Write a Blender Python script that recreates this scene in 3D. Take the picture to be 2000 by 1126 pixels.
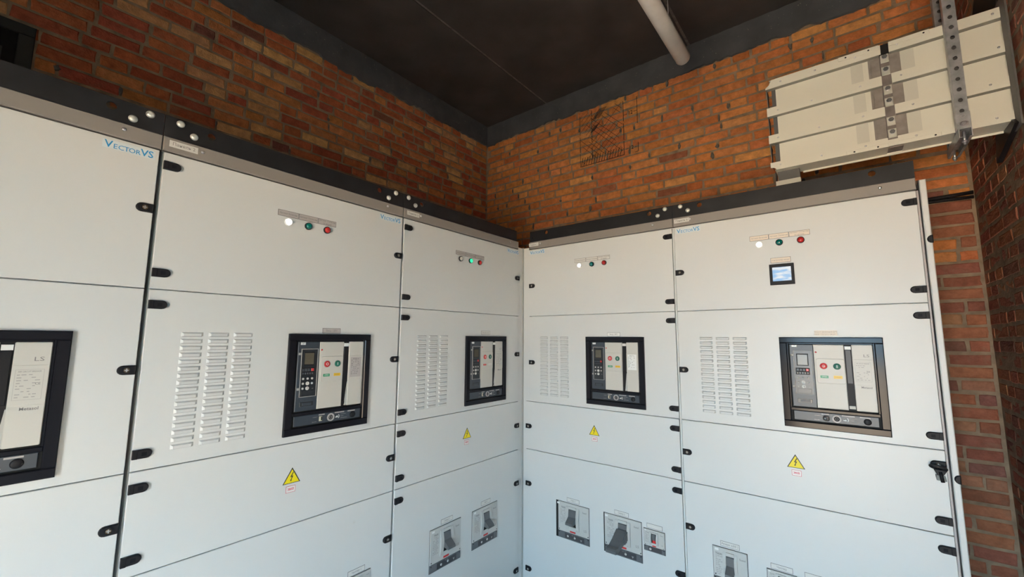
import bpy, math, random
from mathutils import Matrix, Vector

for o in list(bpy.data.objects):
    bpy.data.objects.remove(o, do_unlink=True)
SC = bpy.context.scene
COL = SC.collection
R = random.Random(7)
F = 1.35                                   # height of the cabinets' zero line above the floor

# ------------------------------------------------------------------ camera
CAM_F, YAW, PIT, ROL = 820.434, 0.669995, 0.118957, 0.006102
CAM = Vector((1.850098, -2.471687, 0.438310 + F))
d_ = Vector((-math.sin(YAW) * math.cos(PIT), math.cos(YAW) * math.cos(PIT), math.sin(PIT)))
r_ = Vector((math.cos(YAW), math.sin(YAW), 0))
u_ = r_.cross(d_)
cr, sr = math.cos(ROL), math.sin(ROL)
r2, u2 = r_ * cr + u_ * sr, u_ * cr - r_ * sr
cd = bpy.data.cameras.new('camera')
cd.sensor_width = 36
cd.lens = CAM_F / 2000 * 36
cd.clip_start = 0.02
cam = bpy.data.objects.new('camera', cd)
COL.objects.link(cam)
cam.matrix_world = Matrix(((r2.x, u2.x, -d_.x, CAM.x), (r2.y, u2.y, -d_.y, CAM.y), (r2.z, u2.z, -d_.z, CAM.z), (0, 0, 0, 1)))
SC.camera = cam

# ------------------------------------------------------------------ light and exposure
DOOR_X0, DOOR_X1, DOOR_TOP, FRONT_Y = 1.25, 2.25, 2.30, -3.9
WALL_W, WALL_L, WALL_B = 2.493, -1.336, 1.06
CEIL, BEAM = 2.928 + F, 2.689 + F
world = bpy.data.worlds.new('world')
SC.world = world
world.use_nodes = True
wn = world.node_tree.nodes
bg = wn['Background']
bg.inputs['Color'].default_value = (0.46, 0.76, 1.0, 1)
bg.inputs['Strength'].default_value = 1.0
JAMB = 0.42
ld = bpy.data.lights.new('doorway_portal', 'AREA')          # guides the daylight that comes in through the doorway
ld.shape = 'RECTANGLE'
ld.size, ld.size_y = DOOR_X1 - DOOR_X0, DOOR_TOP
ld.cycles.is_portal = True
lo = bpy.data.objects.new('doorway_portal', ld)
COL.objects.link(lo)
lo.location = ((DOOR_X0 + DOOR_X1) / 2, FRONT_Y - JAMB - 0.02, DOOR_TOP / 2)
lo.rotation_euler = (math.radians(90), 0, math.radians(180))
FILL_Y0, FILL_Y1, FILL_Z0, FILL_Z1 = -3.00, -2.48, 0.52, 1.28      # added side window, unseen, put in to brighten the left row
l2 = bpy.data.lights.new('fill_window_portal', 'AREA')
l2.shape = 'RECTANGLE'
l2.size, l2.size_y = FILL_Y1 - FILL_Y0, FILL_Z1 - FILL_Z0
l2.cycles.is_portal = True
lo2 = bpy.data.objects.new('fill_window_portal', l2)
COL.objects.link(lo2)
lo2.location = (WALL_W + 0.32, (FILL_Y0 + FILL_Y1) / 2, (FILL_Z0 + FILL_Z1) / 2)
lo2.rotation_euler = (math.radians(90), 0, math.radians(90))
sd = bpy.data.lights.new('sun', 'SUN')
sd.energy = 8.0
sd.angle = math.radians(1)
sd.color = (1.0, 0.93, 0.82)
so = bpy.data.objects.new('sun', sd)
COL.objects.link(so)
so.rotation_euler = (math.radians(-6), math.radians(-48), 0)
SC.view_settings.view_transform = 'Standard'
SC.view_settings.look = 'None'
SC.view_settings.gamma = 1
SC.view_settings.use_curve_mapping = False
SC.view_settings.exposure = 4.62


# ------------------------------------------------------------------ materials
def srgb(r, g, b):
    f = lambda c: c / 12.92 if c <= 0.04045 else ((c + 0.055) / 1.055) ** 2.4
    return (f(r / 255), f(g / 255), f(b / 255), 1)


MATS = {}


def mat(name, col, rough=0.5, metal=0.0, noise=0.0, nscale=20, bump=0.0, bscale=300, emit=0, spec=0.5, coat=0):
    if name in MATS:
        return MATS[name]
    m = bpy.data.materials.new(name)
    m.use_nodes = True
    nt = m.node_tree
    b = nt.nodes['Principled BSDF']
    c = col if len(col) == 4 else (*col, 1)
    b.inputs['Base Color'].default_value = c
    b.inputs['Roughness'].default_value = rough
    b.inputs['Metallic'].default_value = metal
    b.inputs['Specular IOR Level'].default_value = spec
    if coat:
        b.inputs['Coat Weight'].default_value = coat
    geo = nt.nodes.new('ShaderNodeNewGeometry')
    if noise:
        n = nt.nodes.new('ShaderNodeTexNoise')
        n.inputs['Scale'].default_value = nscale
        n.inputs['Detail'].default_value = 6
        nt.links.new(geo.outputs['Position'], n.inputs['Vector'])
        rmp = nt.nodes.new('ShaderNodeMapRange')
        rmp.inputs['From Min'].default_value = 0.25
        rmp.inputs['From Max'].default_value = 0.75
        rmp.inputs['To Min'].default_value = 1 - noise
        rmp.inputs['To Max'].default_value = 1 + noise
        nt.links.new(n.outputs['Fac'], rmp.inputs['Value'])
        mx = nt.nodes.new('ShaderNodeMix')
        mx.data_type = 'RGBA'
        mx.blend_type = 'MULTIPLY'
        mx.inputs['Factor'].default_value = 1
        mx.inputs['A'].default_value = c
        nt.links.new(rmp.outputs['Result'], mx.inputs['B'])
        nt.links.new(mx.outputs['Result'], b.inputs['Base Color'])
    if bump:
        n = nt.nodes.new('ShaderNodeTexNoise')
        n.inputs['Scale'].default_value = bscale
        n.inputs['Detail'].default_value = 3
        nt.links.new(geo.outputs['Position'], n.inputs['Vector'])
        bp = nt.nodes.new('ShaderNodeBump')
        bp.inputs['Strength'].default_value = bump
        bp.inputs['Distance'].default_value = 0.003
        nt.links.new(n.outputs['Fac'], bp.inputs['Height'])
        nt.links.new(bp.outputs['Normal'], b.inputs['Normal'])
    if emit:
        b.inputs['Emission Color'].default_value = c
        b.inputs['Emission Strength'].default_value = emit
    MATS[name] = m
    return m


def brick_mat(name, use_attr):
    m = bpy.data.materials.new(name)
    m.use_nodes = True
    nt = m.node_tree
    b = nt.nodes['Principled BSDF']
    b.inputs['Roughness'].default_value = 0.9
    b.inputs['Specular IOR Level'].default_value = 0.25
    if use_attr:
        src = nt.nodes.new('ShaderNodeVertexColor')
        src.layer_name = 'tone'
        out = src.outputs['Color']
    else:
        src = nt.nodes.new('ShaderNodeObjectInfo')
        out = src.outputs['Color']
    geo = nt.nodes.new('ShaderNodeNewGeometry')
    n1 = nt.nodes.new('ShaderNodeTexNoise')
    n1.inputs['Scale'].default_value = 18
    n1.inputs['Detail'].default_value = 8
    n1.inputs['Roughness'].default_value = 0.65
    nt.links.new(geo.outputs['Position'], n1.inputs['Vector'])
    mr = nt.nodes.new('ShaderNodeMapRange')
    mr.inputs['From Min'].default_value = 0.3
    mr.inputs['From Max'].default_value = 0.7
    mr.inputs['To Min'].default_value = 0.68
    mr.inputs['To Max'].default_value = 1.25
    nt.links.new(n1.outputs['Fac'], mr.inputs['Value'])
    mx = nt.nodes.new('ShaderNodeMix')
    mx.data_type = 'RGBA'
    mx.blend_type = 'MULTIPLY'
    mx.inputs['Factor'].default_value = 1
    nt.links.new(out, mx.inputs['A'])
    nt.links.new(mr.outputs['Result'], mx.inputs['B'])
    # dried mortar smears on the face
    n2 = nt.nodes.new('ShaderNodeTexNoise')
    n2.inputs['Scale'].default_value = 7
    n2.inputs['Detail'].default_value = 9
    n2.inputs['Roughness'].default_value = 0.7
    nt.links.new(geo.outputs['Position'], n2.inputs['Vector'])
    mr2 = nt.nodes.new('ShaderNodeMapRange')
    mr2.inputs['From Min'].default_value = 0.56
    mr2.inputs['From Max'].default_value = 0.68
    mr2.inputs['To Max'].default_value = 0.45
    nt.links.new(n2.outputs['Fac'], mr2.inputs['Value'])
    mx2 = nt.nodes.new('ShaderNodeMix')
    mx2.data_type = 'RGBA'
    nt.links.new(mr2.outputs['Result'], mx2.inputs['Factor'])
    nt.links.new(mx.outputs['Result'], mx2.inputs['A'])
    mx2.inputs['B'].default_value = (0.25, 0.165, 0.105, 1)
    nt.links.new(mx2.outputs['Result'], b.inputs['Base Color'])
    n3 = nt.nodes.new('ShaderNodeTexNoise')
    n3.inputs['Scale'].default_value = 90
    n3.inputs['Detail'].default_value = 5
    nt.links.new(geo.outputs['Position'], n3.inputs['Vector'])
    bp = nt.nodes.new('ShaderNodeBump')
    bp.inputs['Strength'].default_value = 0.6
    bp.inputs['Distance'].default_value = 0.006
    nt.links.new(n3.outputs['Fac'], bp.inputs['Height'])
    nt.links.new(bp.outputs['Normal'], b.inputs['Normal'])
    return m


def paint_mat():
    """off-white powder coat with faint orange peel and a few dusty smudges"""
    m = mat('cabinet_paint', (0.645, 0.655, 0.645), 0.38, bump=0.05, bscale=420)
    nt = m.node_tree
    b = nt.nodes['Principled BSDF']
    geo = nt.nodes.new('ShaderNodeNewGeometry')
    n = nt.nodes.new('ShaderNodeTexNoise')
    n.inputs['Scale'].default_value = 5
    n.inputs['Detail'].default_value = 7
    n.inputs['Roughness'].default_value = 0.6
    nt.links.new(geo.outputs['Position'], n.inputs['Vector'])
    cr_ = nt.nodes.new('ShaderNodeValToRGB')
    cr_.color_ramp.elements[0].position = 0.70
    cr_.color_ramp.elements[0].color = (0.645, 0.655, 0.645, 1)
    cr_.color_ramp.elements[1].position = 0.80
    cr_.color_ramp.elements[1].color = (0.50, 0.46, 0.38, 1)
    nt.links.new(n.outputs['Fac'], cr_.inputs['Fac'])
    nt.links.new(cr_.outputs['Color'], b.inputs['Base Color'])
    return m


PAINT = paint_mat()
RAILM = mat('rail_grey', (0.27, 0.245, 0.225), 0.45, bump=0.04, bscale=400)
STEEL = mat('black_steel', (0.013, 0.0135, 0.016), 0.45, metal=0.0, noise=0.6, nscale=9)
ZINC = mat('zinc_bolt', (0.74, 0.74, 0.67), 0.35, metal=0.45)
GALV = mat('galvanised', (0.44, 0.46, 0.48), 0.42, metal=0.6, noise=0.28, nscale=28)
GALVD = mat('joint_plate', (0.30, 0.27, 0.25), 0.5, metal=0.35, noise=0.22, nscale=24)
BLACKP = mat('black_plastic', (0.014, 0.0135, 0.016), 0.5, spec=0.22)
GLOSSB = mat('gloss_black', (0.014, 0.014, 0.018), 0.12, spec=0.12)
VOID = mat('void_black', (0.006, 0.006, 0.006), 0.8)
NAVY = mat('navy_plastic', (0.040, 0.052, 0.068), 0.38)
NAVY2 = mat('navy_dark', (0.020, 0.024, 0.030), 0.3)
ABS = mat('abs_grey', (0.56, 0.545, 0.50), 0.42)
ABS2 = mat('abs_grey_dark', (0.46, 0.45, 0.42), 0.42)  # darker grey of the ABS parts
WHITE = mat('white_plastic', (0.78, 0.78, 0.76), 0.4)
CREAM = mat('cream_plastic', (0.66, 0.62, 0.48), 0.4)
BRASS = mat('lock_insert', (0.30, 0.22, 0.15), 0.35, metal=0.7)
SILV = mat('silver', (0.7, 0.7, 0.72), 0.28, metal=0.9)
REDP = mat('red_plastic', (0.62, 0.035, 0.035), 0.3)
GRNP = mat('green_plastic', (0.01, 0.13, 0.09), 0.3)
GRNF = mat('green_flag', (0.01, 0.25, 0.11), 0.4)
YELF = mat('yellow_flag', (0.80, 0.50, 0.02), 0.4)
LCDM = mat('lcd_grey', (0.11, 0.10, 0.075), 0.25)
LENSG = mat('lens_green', (0.0, 0.17, 0.14), 0.15, coat=0.5)
LENSR = mat('lens_red', (0.55, 0.02, 0.018), 0.15, coat=0.5)
LENSW = mat('lens_white', (0.55, 0.53, 0.46), 0.2)
LITW = mat('lamp_white_lit', (0.95, 0.97, 1.0), 0.3, emit=0.08)
LITG = mat('lamp_green_lit', (0.03, 0.85, 0.42), 0.3, emit=0.03)
LAB = mat('label_white', (0.66, 0.65, 0.62), 0.5)
LABG = mat('label_grey', (0.44, 0.41, 0.40), 0.5)
LABC = mat('label_cream', (0.76, 0.67, 0.57), 0.5)
INK = mat('ink_black', (0.03, 0.03, 0.035), 0.6)
INKG = mat('ink_grey', (0.20, 0.19, 0.19), 0.6)
INKL = mat('ink_light', (0.34, 0.33, 0.32), 0.6)
INKB = mat('ink_blue', (0.03, 0.30, 0.62), 0.5)
STKB = mat('sticker_pale', (0.66, 0.72, 0.74), 0.45)
INKR = mat('ink_red', (0.62, 0.03, 0.08), 0.5)
YEL = mat('warning_yellow', (0.85, 0.68, 0.01), 0.45)
MGREY = mat('breaker_grey', (0.52, 0.52, 0.50), 0.42)
MDARK = mat('toggle_grey', (0.11, 0.115, 0.12), 0.45)
MSTRIP = mat('strip_grey', (0.12, 0.125, 0.135), 0.45)
MBLK = mat('dial_block', (0.055, 0.055, 0.06), 0.45)
DUCT = mat('duct_paint', (0.70, 0.685, 0.60), 0.42, bump=0.03, bscale=350)
DUCTD = mat('duct_dark', (0.10, 0.10, 0.10), 0.5)
CONC = mat('painted_concrete', (0.074, 0.080, 0.090), 0.75, noise=0.25, nscale=6, bump=0.5, bscale=45)
CEILM = mat('ceiling_dark', (0.060, 0.053, 0.052), 0.85, noise=0.3, nscale=3, bump=0.3, bscale=60)
CEILJ = mat('ceiling_joint', (0.15, 0.13, 0.12), 0.85, noise=0.4, nscale=30)
FLOORM = mat('floor_concrete', (0.15, 0.145, 0.14), 0.6, noise=0.2, nscale=4)
MORTAR = mat('mortar', (0.27, 0.195, 0.13), 0.95, noise=0.4, nscale=14, bump=0.8, bscale=70)
SMEAR = mat('cement_smear', (0.125, 0.112, 0.095), 0.9, noise=0.3, nscale=40, bump=0.6, bscale=90)
TUBEM = mat('tube_diffuser', (0.62, 0.585, 0.55), 0.4, noise=0.10, nscale=11)
BRICK = brick_mat('brick_clay', False)
BRICKV = brick_mat('brick_clay_far', True)
OUTG = mat('yard_ground', (0.52, 0.38, 0.265), 0.9, noise=0.2, nscale=2)


# ------------------------------------------------------------------ mesh helpers
class MB:
    def __init__(s):
        s.v, s.f, s.mi, s.mats, s.sm = [], [], [], [], []

    def m(s, material):
        if material not in s.mats:
            s.mats.append(material)
        return s.mats.index(material)

    def add(s, verts, faces, material, smooth=False):
        b = len(s.v)
        s.v += [tuple(p) for p in verts]
        k = s.m(material)
        for f in faces:
            s.f.append(tuple(b + i for i in f))
            s.mi.append(k)
            s.sm.append(smooth)
        return s

    def box(s, x0, x1, y0, y1, z0, z1, material, c=0.0):
        """box whose front (y0) edges carry a chamfer c"""
        if c <= 0:
            v = [(x0, y0, z0), (x1, y0, z0), (x1, y0, z1), (x0, y0, z1), (x0, y1, z0), (x1, y1, z0), (x1, y1, z1), (x0, y1, z1)]
            f = [(0, 1, 2, 3), (5, 4, 7, 6), (4, 0, 3, 7), (1, 5, 6, 2), (3, 2, 6, 7), (4, 5, 1, 0)]
            return s.add(v, f, material)
        return s.prism([(x0, z0), (x1, z0), (x1, z1), (x0, z1)], y0, y1, material, c)

    def prism(s, poly, y0, y1, material, c=0.0):
        """polygon in xz (counter-clockwise seen from -y) from front y0 to back y1"""
        n = len(poly)
        if c > 0:
            ins = []
            for i in range(n):
                a, p, b = poly[i - 1], poly[i], poly[(i + 1) % n]
                e1 = Vector((p[0] - a[0], p[1] - a[1])).normalized()
                e2 = Vector((b[0] - p[0], b[1] - p[1])).normalized()
                n1, n2 = Vector((-e1.y, e1.x)), Vector((-e2.y, e2.x))
                k = n1 + n2
                k = k / max(0.4, k.dot(n1)) if k.length > 1e-6 else n1
                ins.append((p[0] + k.x * c, p[1] + k.y * c))
            rings = [[(x, y0, z) for x, z in ins], [(x, y0 + c, z) for x, z in poly], [(x, y1, z) for x, z in poly]]
        else:
            rings = [[(x, y0, z) for x, z in poly], [(x, y1, z) for x, z in poly]]
        v = [p for rg in rings for p in rg]
        f = [tuple(range(n))]
        for k in range(len(rings) - 1):
            for i in range(n):
                j = (i + 1) % n
                f.append((k * n + j, k * n + i, (k + 1) * n + i, (k + 1) * n + j))
        f.append(tuple(reversed(range((len(rings) - 1) * n, len(rings) * n))))
        return s.add(v, f, material)

    def xprism(s, prof, x0, x1, material):
        """profile in (y, z) swept along x"""
        n = len(prof)
        v = [(x0, y, z) for y, z in prof] + [(x1, y, z) for y, z in prof]
        f = [tuple(range(n)), tuple(reversed(range(n, 2 * n)))]
        for i in range(n):
            j = (i + 1) % n
            f.append((j, i, n + i, n + j))
        return s.add(v, f, material)

    def lathe(s, cx, cz, prof, material, n=20, smooth=True):
        """profile of (radius, y) from front to back about an axis along y"""
        v, f = [], []
        for r, y in prof:
            for i in range(n):
                a = 2 * math.pi * i / n
                v.append((cx + r * math.cos(a), y, cz + r * math.sin(a)))
        f.append(tuple(range(n)))
        for k in range(len(prof) - 1):
            for i in range(n):
                j = (i + 1) % n
                f.append((k * n + j, k * n + i, (k + 1) * n + i, (k + 1) * n + j))
        f.append(tuple(reversed(range((len(prof) - 1) * n, len(prof) * n))))
        return s.add(v, f, material, smooth)

    def ring(s, cx, cz, ri, ro, y0, y1, material, n=24, a0=0, a1=2 * math.pi):
        full = abs(a1 - a0 - 2 * math.pi) < 1e-6
        v, f = [], []
        cnt = n if full else n + 1
        for i in range(cnt):
            a = a0 + (a1 - a0) * i / n
            c, q = math.cos(a), math.sin(a)
            v += [(cx + ri * c, y0, cz + ri * q), (cx + ro * c, y0, cz + ro * q), (cx + ro * c, y1, cz + ro * q), (cx + ri * c, y1, cz + ri * q)]
        for i in range(n):
            a, b = i * 4, ((i + 1) % cnt) * 4
            f += [(a, a + 1, b + 1, b), (a + 1, a + 2, b + 2, b + 1), (a + 3, a, b, b + 3)]
        return s.add(v, f, material)

    def tube(s, pts, r, material, n=10, closed=False):
        pts = [Vector(p) for p in pts]
        v, f = [], []
        m_ = len(pts)
        for i, p in enumerate(pts):
            if closed:
                t = (pts[(i + 1) % m_] - pts[i - 1]).normalized()
            else:
                t = (pts[min(i + 1, m_ - 1)] - pts[max(i - 1, 0)]).normalized()
            a = t.orthogonal().normalized() if abs(t.y) > 0.9 else t.cross(Vector((0, 1, 0))).normalized()
            b = t.cross(a)
            rr = r[i] if isinstance(r, (list, tuple)) else r
            for k in range(n):
                q = 2 * math.pi * k / n
                v.append(p + a * rr * math.cos(q) + b * rr * math.sin(q))
        for i in range(m_ if closed else m_ - 1):
            for k in range(n):
                k2 = (k + 1) % n
                i2 = (i + 1) % m_
                f.append((i * n + k, i * n + k2, i2 * n + k2, i2 * n + k))
        if not closed:
            f += [tuple(reversed(range(n))), tuple(range((m_ - 1) * n, m_ * n))]
        return s.add(v, f, material, True)

    def text(s, body, x, z, y, size, material, align='CENTER', sx=1.0, bold=0.0):
        vs, fs = text_geo(body, align, bold)
        return s.add([(x + p[0] * size * sx, y, z + p[1] * size) for p in vs], fs, material)

    def mesh(s, name):
        me = bpy.data.meshes.new(name)
        me.from_pydata(s.v, [], s.f)
        for m_ in s.mats:
            me.materials.append(m_)
        me.polygons.foreach_set('material_index', s.mi)
        me.polygons.foreach_set('use_smooth', s.sm)
        me.update()
        return me

    def build(s, name, parent=None):
        return place(name, s.mesh(name), parent)


_txt = {}


def text_geo(body, align='CENTER', bold=0.0):
    key = (body, align, bold)
    if key not in _txt:
        cu = bpy.data.curves.new('lettering', 'FONT')
        cu.body = body
        cu.align_x = align
        cu.align_y = 'CENTER'
        cu.resolution_u = 2
        cu.offset = bold
        o = bpy.data.objects.new('lettering', cu)
        COL.objects.link(o)
        dg = bpy.context.evaluated_depsgraph_get()
        dg.update()
        me = bpy.data.meshes.new_from_object(o.evaluated_get(dg))
        _txt[key] = ([(v.co.x, v.co.y) for v in me.vertices], [tuple(p.vertices) for p in me.polygons])
        bpy.data.objects.remove(o, do_unlink=True)
        bpy.data.curves.remove(cu)
        bpy.data.meshes.remove(me)
    return _txt[key]


def place(name, me, parent=None, loc=None):
    o = bpy.data.objects.new(name, me)
    COL.objects.link(o)
    if parent:
        o.parent = parent
    if loc:
        o.location = loc
    return o


def tag(o, label, cat, group=None):
    o['label'] = label
    o['category'] = cat
    if group:
        o['group'] = group
    return o


def empty(name, loc, rz=0.0):
    o = bpy.data.objects.new(name, None)
    o.empty_display_size = 0.1
    COL.objects.link(o)
    o.location = loc
    o.rotation_euler = (0, 0, rz)
    return o


def struct(o):
    o['kind'] = 'structure'
    return o


def proj(p):
    q = Vector(p) - CAM
    z = q.dot(d_)
    if z < 0.05:
        return None
    return 1000 + CAM_F * q.dot(r2) / z, 563 - CAM_F * q.dot(u2) / z


# ================================================================== the room
def plain_box(name, x0, x1, y0, y1, z0, z1, material):
    return struct(MB().box(x0, x1, y0, y1, z0, z1, material).build(name))


floor = plain_box('floor', WALL_L - 0.3, WALL_W + 0.3, FRONT_Y - 0.3, WALL_B + 0.3, -0.1, 0, FLOORM)
wall_left = plain_box('wall_left', WALL_L - 0.3, WALL_L, FRONT_Y, WALL_B + 0.3, 0, CEIL + 0.1, MORTAR)
wall_back = plain_box('wall_back', WALL_L, WALL_W, WALL_B, WALL_B + 0.3, 0, CEIL + 0.1, MORTAR)
def holed(mb, x0, x1, y0, y1, z1, m_):
    mb.box(x0, x1, y0, FILL_Y0, 0, z1, m_)
    mb.box(x0, x1, FILL_Y1, y1, 0, z1, m_)
    mb.box(x0, x1, FILL_Y0, FILL_Y1, 0, FILL_Z0, m_)
    mb.box(x0, x1, FILL_Y0, FILL_Y1, FILL_Z1, z1, m_)
    return mb


wall_right = struct(holed(MB(), WALL_W, WALL_W + 0.3, FRONT_Y, WALL_B + 0.3, CEIL + 0.1, MORTAR).build('wall_right'))
BOUNCE = mat('bounce_white', (0.58, 0.58, 0.56), 0.85, noise=0.12, nscale=5, bump=0.4, bscale=40)  # added pale facing, out of view, bouncing daylight onto the left row
holed(MB(), WALL_W - 0.02, WALL_W, FRONT_Y, -0.92, BEAM - 0.02, BOUNCE).build('bounce_facing', wall_right)
fw = MB()
fw.box(WALL_L, DOOR_X0, FRONT_Y - JAMB, FRONT_Y, 0, CEIL + 0.1, MORTAR)
fw.box(DOOR_X1, WALL_W, FRONT_Y - JAMB, FRONT_Y, 0, CEIL + 0.1, MORTAR)
fw.box(DOOR_X0, DOOR_X1, FRONT_Y - JAMB, FRONT_Y, DOOR_TOP, CEIL + 0.1, MORTAR)
wall_front = struct(fw.build('wall_front'))
yard = struct(MB().box(-25, 28, FRONT_Y - 40, FRONT_Y - JAMB, -0.12, -0.02, OUTG).box(WALL_W + 0.3, 30, FRONT_Y - JAMB, 25, -0.12, -0.02, OUTG).build('ground'))

ceiling = plain_box('ceiling', WALL_L - 0.3, WALL_W + 0.3, FRONT_Y - 0.3, WALL_B + 0.3, CEIL + 0.006, CEIL + 0.2, CEILJ)
edges = [WALL_L - 0.05, -0.49, 0.967, WALL_W + 0.05]
for a, b in zip(edges[:-1], edges[1:]):
    MB().box(a + 0.011, b - 0.011, FRONT_Y, WALL_B + 0.05, CEIL, CEIL + 0.05, CEILM).build('slab', ceiling)


# painted ring beams under the ceiling, with a ragged lower paint edge
def ragged_beam(name, length, seed):
    rg = random.Random(seed)
    n = int(length / 0.03)
    mb = MB()
    zb, q = [], 0.0
    for i in range(n + 1):
        q = 0.72 * q + rg.uniform(-0.014, 0.014)
        zb.append(BEAM + q + rg.uniform(-0.006, 0.006))
    xs = [length * i / n for i in range(n + 1)]
    top = [CEIL + rg.uniform(-0.004, 0.001) for _ in xs]
    v, f = [], []
    for x, a, t in zip(xs, zb, top):
        v += [(x, -0.016, a + 0.006), (x, -0.016, t), (x, 0.0, a)]
    for i in range(n):
        a, b = i * 3, i * 3 + 3
        f += [(a, b, b + 1, a + 1), (a + 2, b + 2, b, a)]
    mb.add(v, f, CONC)
    # paint specks
    for _ in range(int(length * 18)):
        x, z = rg.uniform(0, length), rg.uniform(BEAM + 0.05, CEIL - 0.02)
        s_ = rg.uniform(0.0012, 0.003)
        mb.box(x - s_, x + s_, -0.0172, -0.0158, z - s_, z + s_ * 0.8, SPECK)
    return struct(mb.build(name))


SPECK = mat('paint_speck', (0.22, 0.21, 0.18), 0.7)
tb = ragged_beam('trim_1', WALL_W - WALL_L, 3)
tb.location = (WALL_L, WALL_B, 0)
tl = ragged_beam('trim_2', WALL_B - FRONT_Y, 5)
tl.location = (WALL_L, FRONT_Y, 0)
tl.rotation_euler = (0, 0, math.pi / 2)
tr_ = ragged_beam('trim_3', WALL_B - FRONT_Y, 8)
tr_.location = (WALL_W, WALL_B, 0)
tr_.rotation_euler = (0, 0, -math.pi / 2)

# ------------------------------------------------------------------ bricks
COURSE = 0.0750


def brick_geo(L, seed):
    """clay brick face: eight-point outline, worn edges, slightly dished front (front towards -y)"""
    rg = random.Random(seed)
    h = COURSE - 0.0145
    out = [(-L / 2, -h / 2), (0, -h / 2), (L / 2, -h / 2), (L / 2, 0), (L / 2, h / 2), (0, h / 2), (-L / 2, h / 2), (-L / 2, 0)]
    j = lambda s_: rg.uniform(-s_, s_)
    out = [(x + j(0.003), z + j(0.0028)) for x, z in out]
    v = [(x, 0.002, z) for x, z in out]
    v += [(x * 0.995, -0.005 + j(0.001), z * 0.98) for x, z in out]
    v += [(x - math.copysign(0.006, x) if abs(x) > 0.02 else x, -0.0085 + j(0.0018), z - math.copysign(0.006, z) if abs(z) > 0.01 else z) for x, z in out]
    v.append((j(0.01), -0.009 + j(0.002), j(0.008)))
    f = []
    for r in (0, 1):
        for i in range(8):
            k = (i + 1) % 8
            f.append((r * 8 + i, r * 8 + k, r * 8 + 8 + k, r * 8 + 8 + i))
    for i in range(8):
        f.append((16 + i, 16 + (i + 1) % 8, 24))
    return v, f


LONG, MID, SHORT = 0.240, 0.205, 0.116
GEO = {L: [brick_geo(L, i * 13 + int(L * 1000)) for i in range(7)] for L in (LONG, MID, SHORT)}
MESH = {}
for L, gs in GEO.items():
    MESH[L] = []
    for v, f in gs:
        mb = MB()
        mb.add(v, f, BRICK)
        MESH[L].append(mb.mesh('brick'))


def tone(rg, pal):
    c = rg.choices([p[0] for p in pal], [p[1] for p in pal])[0]
    k = rg.uniform(0.88, 1.12)
    return (c[0] * k, c[1] * k * rg.uniform(0.93, 1.07), c[2] * k * rg.uniform(0.9, 1.1), 1)


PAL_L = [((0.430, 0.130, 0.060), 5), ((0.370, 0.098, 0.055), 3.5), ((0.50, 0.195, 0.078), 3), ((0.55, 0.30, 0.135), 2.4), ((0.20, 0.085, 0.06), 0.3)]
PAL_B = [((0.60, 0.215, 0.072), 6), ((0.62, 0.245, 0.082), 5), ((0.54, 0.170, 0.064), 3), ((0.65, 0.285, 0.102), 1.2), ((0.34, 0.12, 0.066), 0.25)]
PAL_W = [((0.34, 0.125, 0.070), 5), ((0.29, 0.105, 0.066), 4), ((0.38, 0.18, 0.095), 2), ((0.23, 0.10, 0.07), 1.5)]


def lay_bricks(wall, u0, u1, zr, M, pal, seed, skip=None, mix=(0.5, 0.65), inset=0.0048, start=None):
    """courses of bricks on a wall: M maps (along, out-of-wall depth, height) to the world"""
    rg = random.Random(seed)
    items = []
    k0, k1 = int(zr[0] / COURSE), int(round((zr[1]) / COURSE))
    for k in range(k0, k1):
        z = k * COURSE + COURSE / 2
        ua = start(z) if start else u0
        u = ua + rg.uniform(-0.12, 0.0)
        mode = k % 2
        while u < u1:
            p = rg.random()
            a1, a2 = mix if mode else (mix[0] * 0.75, mix[1] * 0.85)
            L = LONG if p < a1 else (MID if p < a2 else SHORT)
            a, b = u, u + L
            u = b + rg.uniform(0.009, 0.019)
            if a < ua - 0.001 or b > u1 + 0.001:
                # cut brick at the end of the course
                a, b = max(a, ua + 0.002), min(b, u1 - 0.002)
                if b - a < 0.04:
                    continue
            if u1 - b < 0.075:
                b = u1 - 0.003
                u = u1 + 1
            if skip and skip((a + b) / 2, z, a, b):
                continue
            items.append([(a + b) / 2, z + rg.uniform(-0.003, 0.003), b - a, L, rg.randrange(7), rg.choice((0, math.pi)), tone(rg, pal if not (pal is PAL_B and (a + b) / 2 > 2.06 and z < 0.75 + rg.random() * 0.7 + F) else PAL_W), inset + rg.uniform(-0.0022, 0.0022), rg.uniform(-0.012, 0.012)])  # low bricks at the right end darker: corridor shade put into their colour
    def area(it):
        c = [proj(M @ Vector((it[0] + sx * it[2] / 2, -0.01, it[1] + sz * 0.03))) for sx, sz in ((-1, -1), (1, -1), (1, 1), (-1, 1))]
        if any(q is None for q in c):
            return 0
        if not any(-20 < q[0] < 2020 and -20 < q[1] < 1146 for q in c):
            return 0
        s_ = 0
        for i in range(4):
            a, b = c[i], c[(i + 1) % 4]
            s_ += a[0] * b[1] - a[1] * b[0]
        return abs(s_)
    items.sort(key=area, reverse=True)
    far = MB()
    cols = []
    for i, it in enumerate(items):
        T = M @ Matrix.Translation((it[0], it[7], it[1])) @ Matrix.Rotation(it[5] + it[8], 4, 'Y') @ Matrix.Diagonal((it[2] / it[3], 1, 1, 1))
        if i < 300:
            o = place('brick', MESH[it[3]][it[4]], wall)
            o.matrix_local = T
            o.color = it[6]
        else:
            v, f = GEO[it[3]][it[4]]
            far.add([T @ Vector(p) for p in v], f, BRICKV)
            cols += [it[6]] * len(v)
    if cols:
        o = far.build('brickwork', wall)
        o['kind'] = 'stuff'
        a = o.data.color_attributes.new('tone', 'FLOAT_COLOR', 'POINT')
        for i, c in enumerate(cols):
            a.data[i].color = c
    return items


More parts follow.
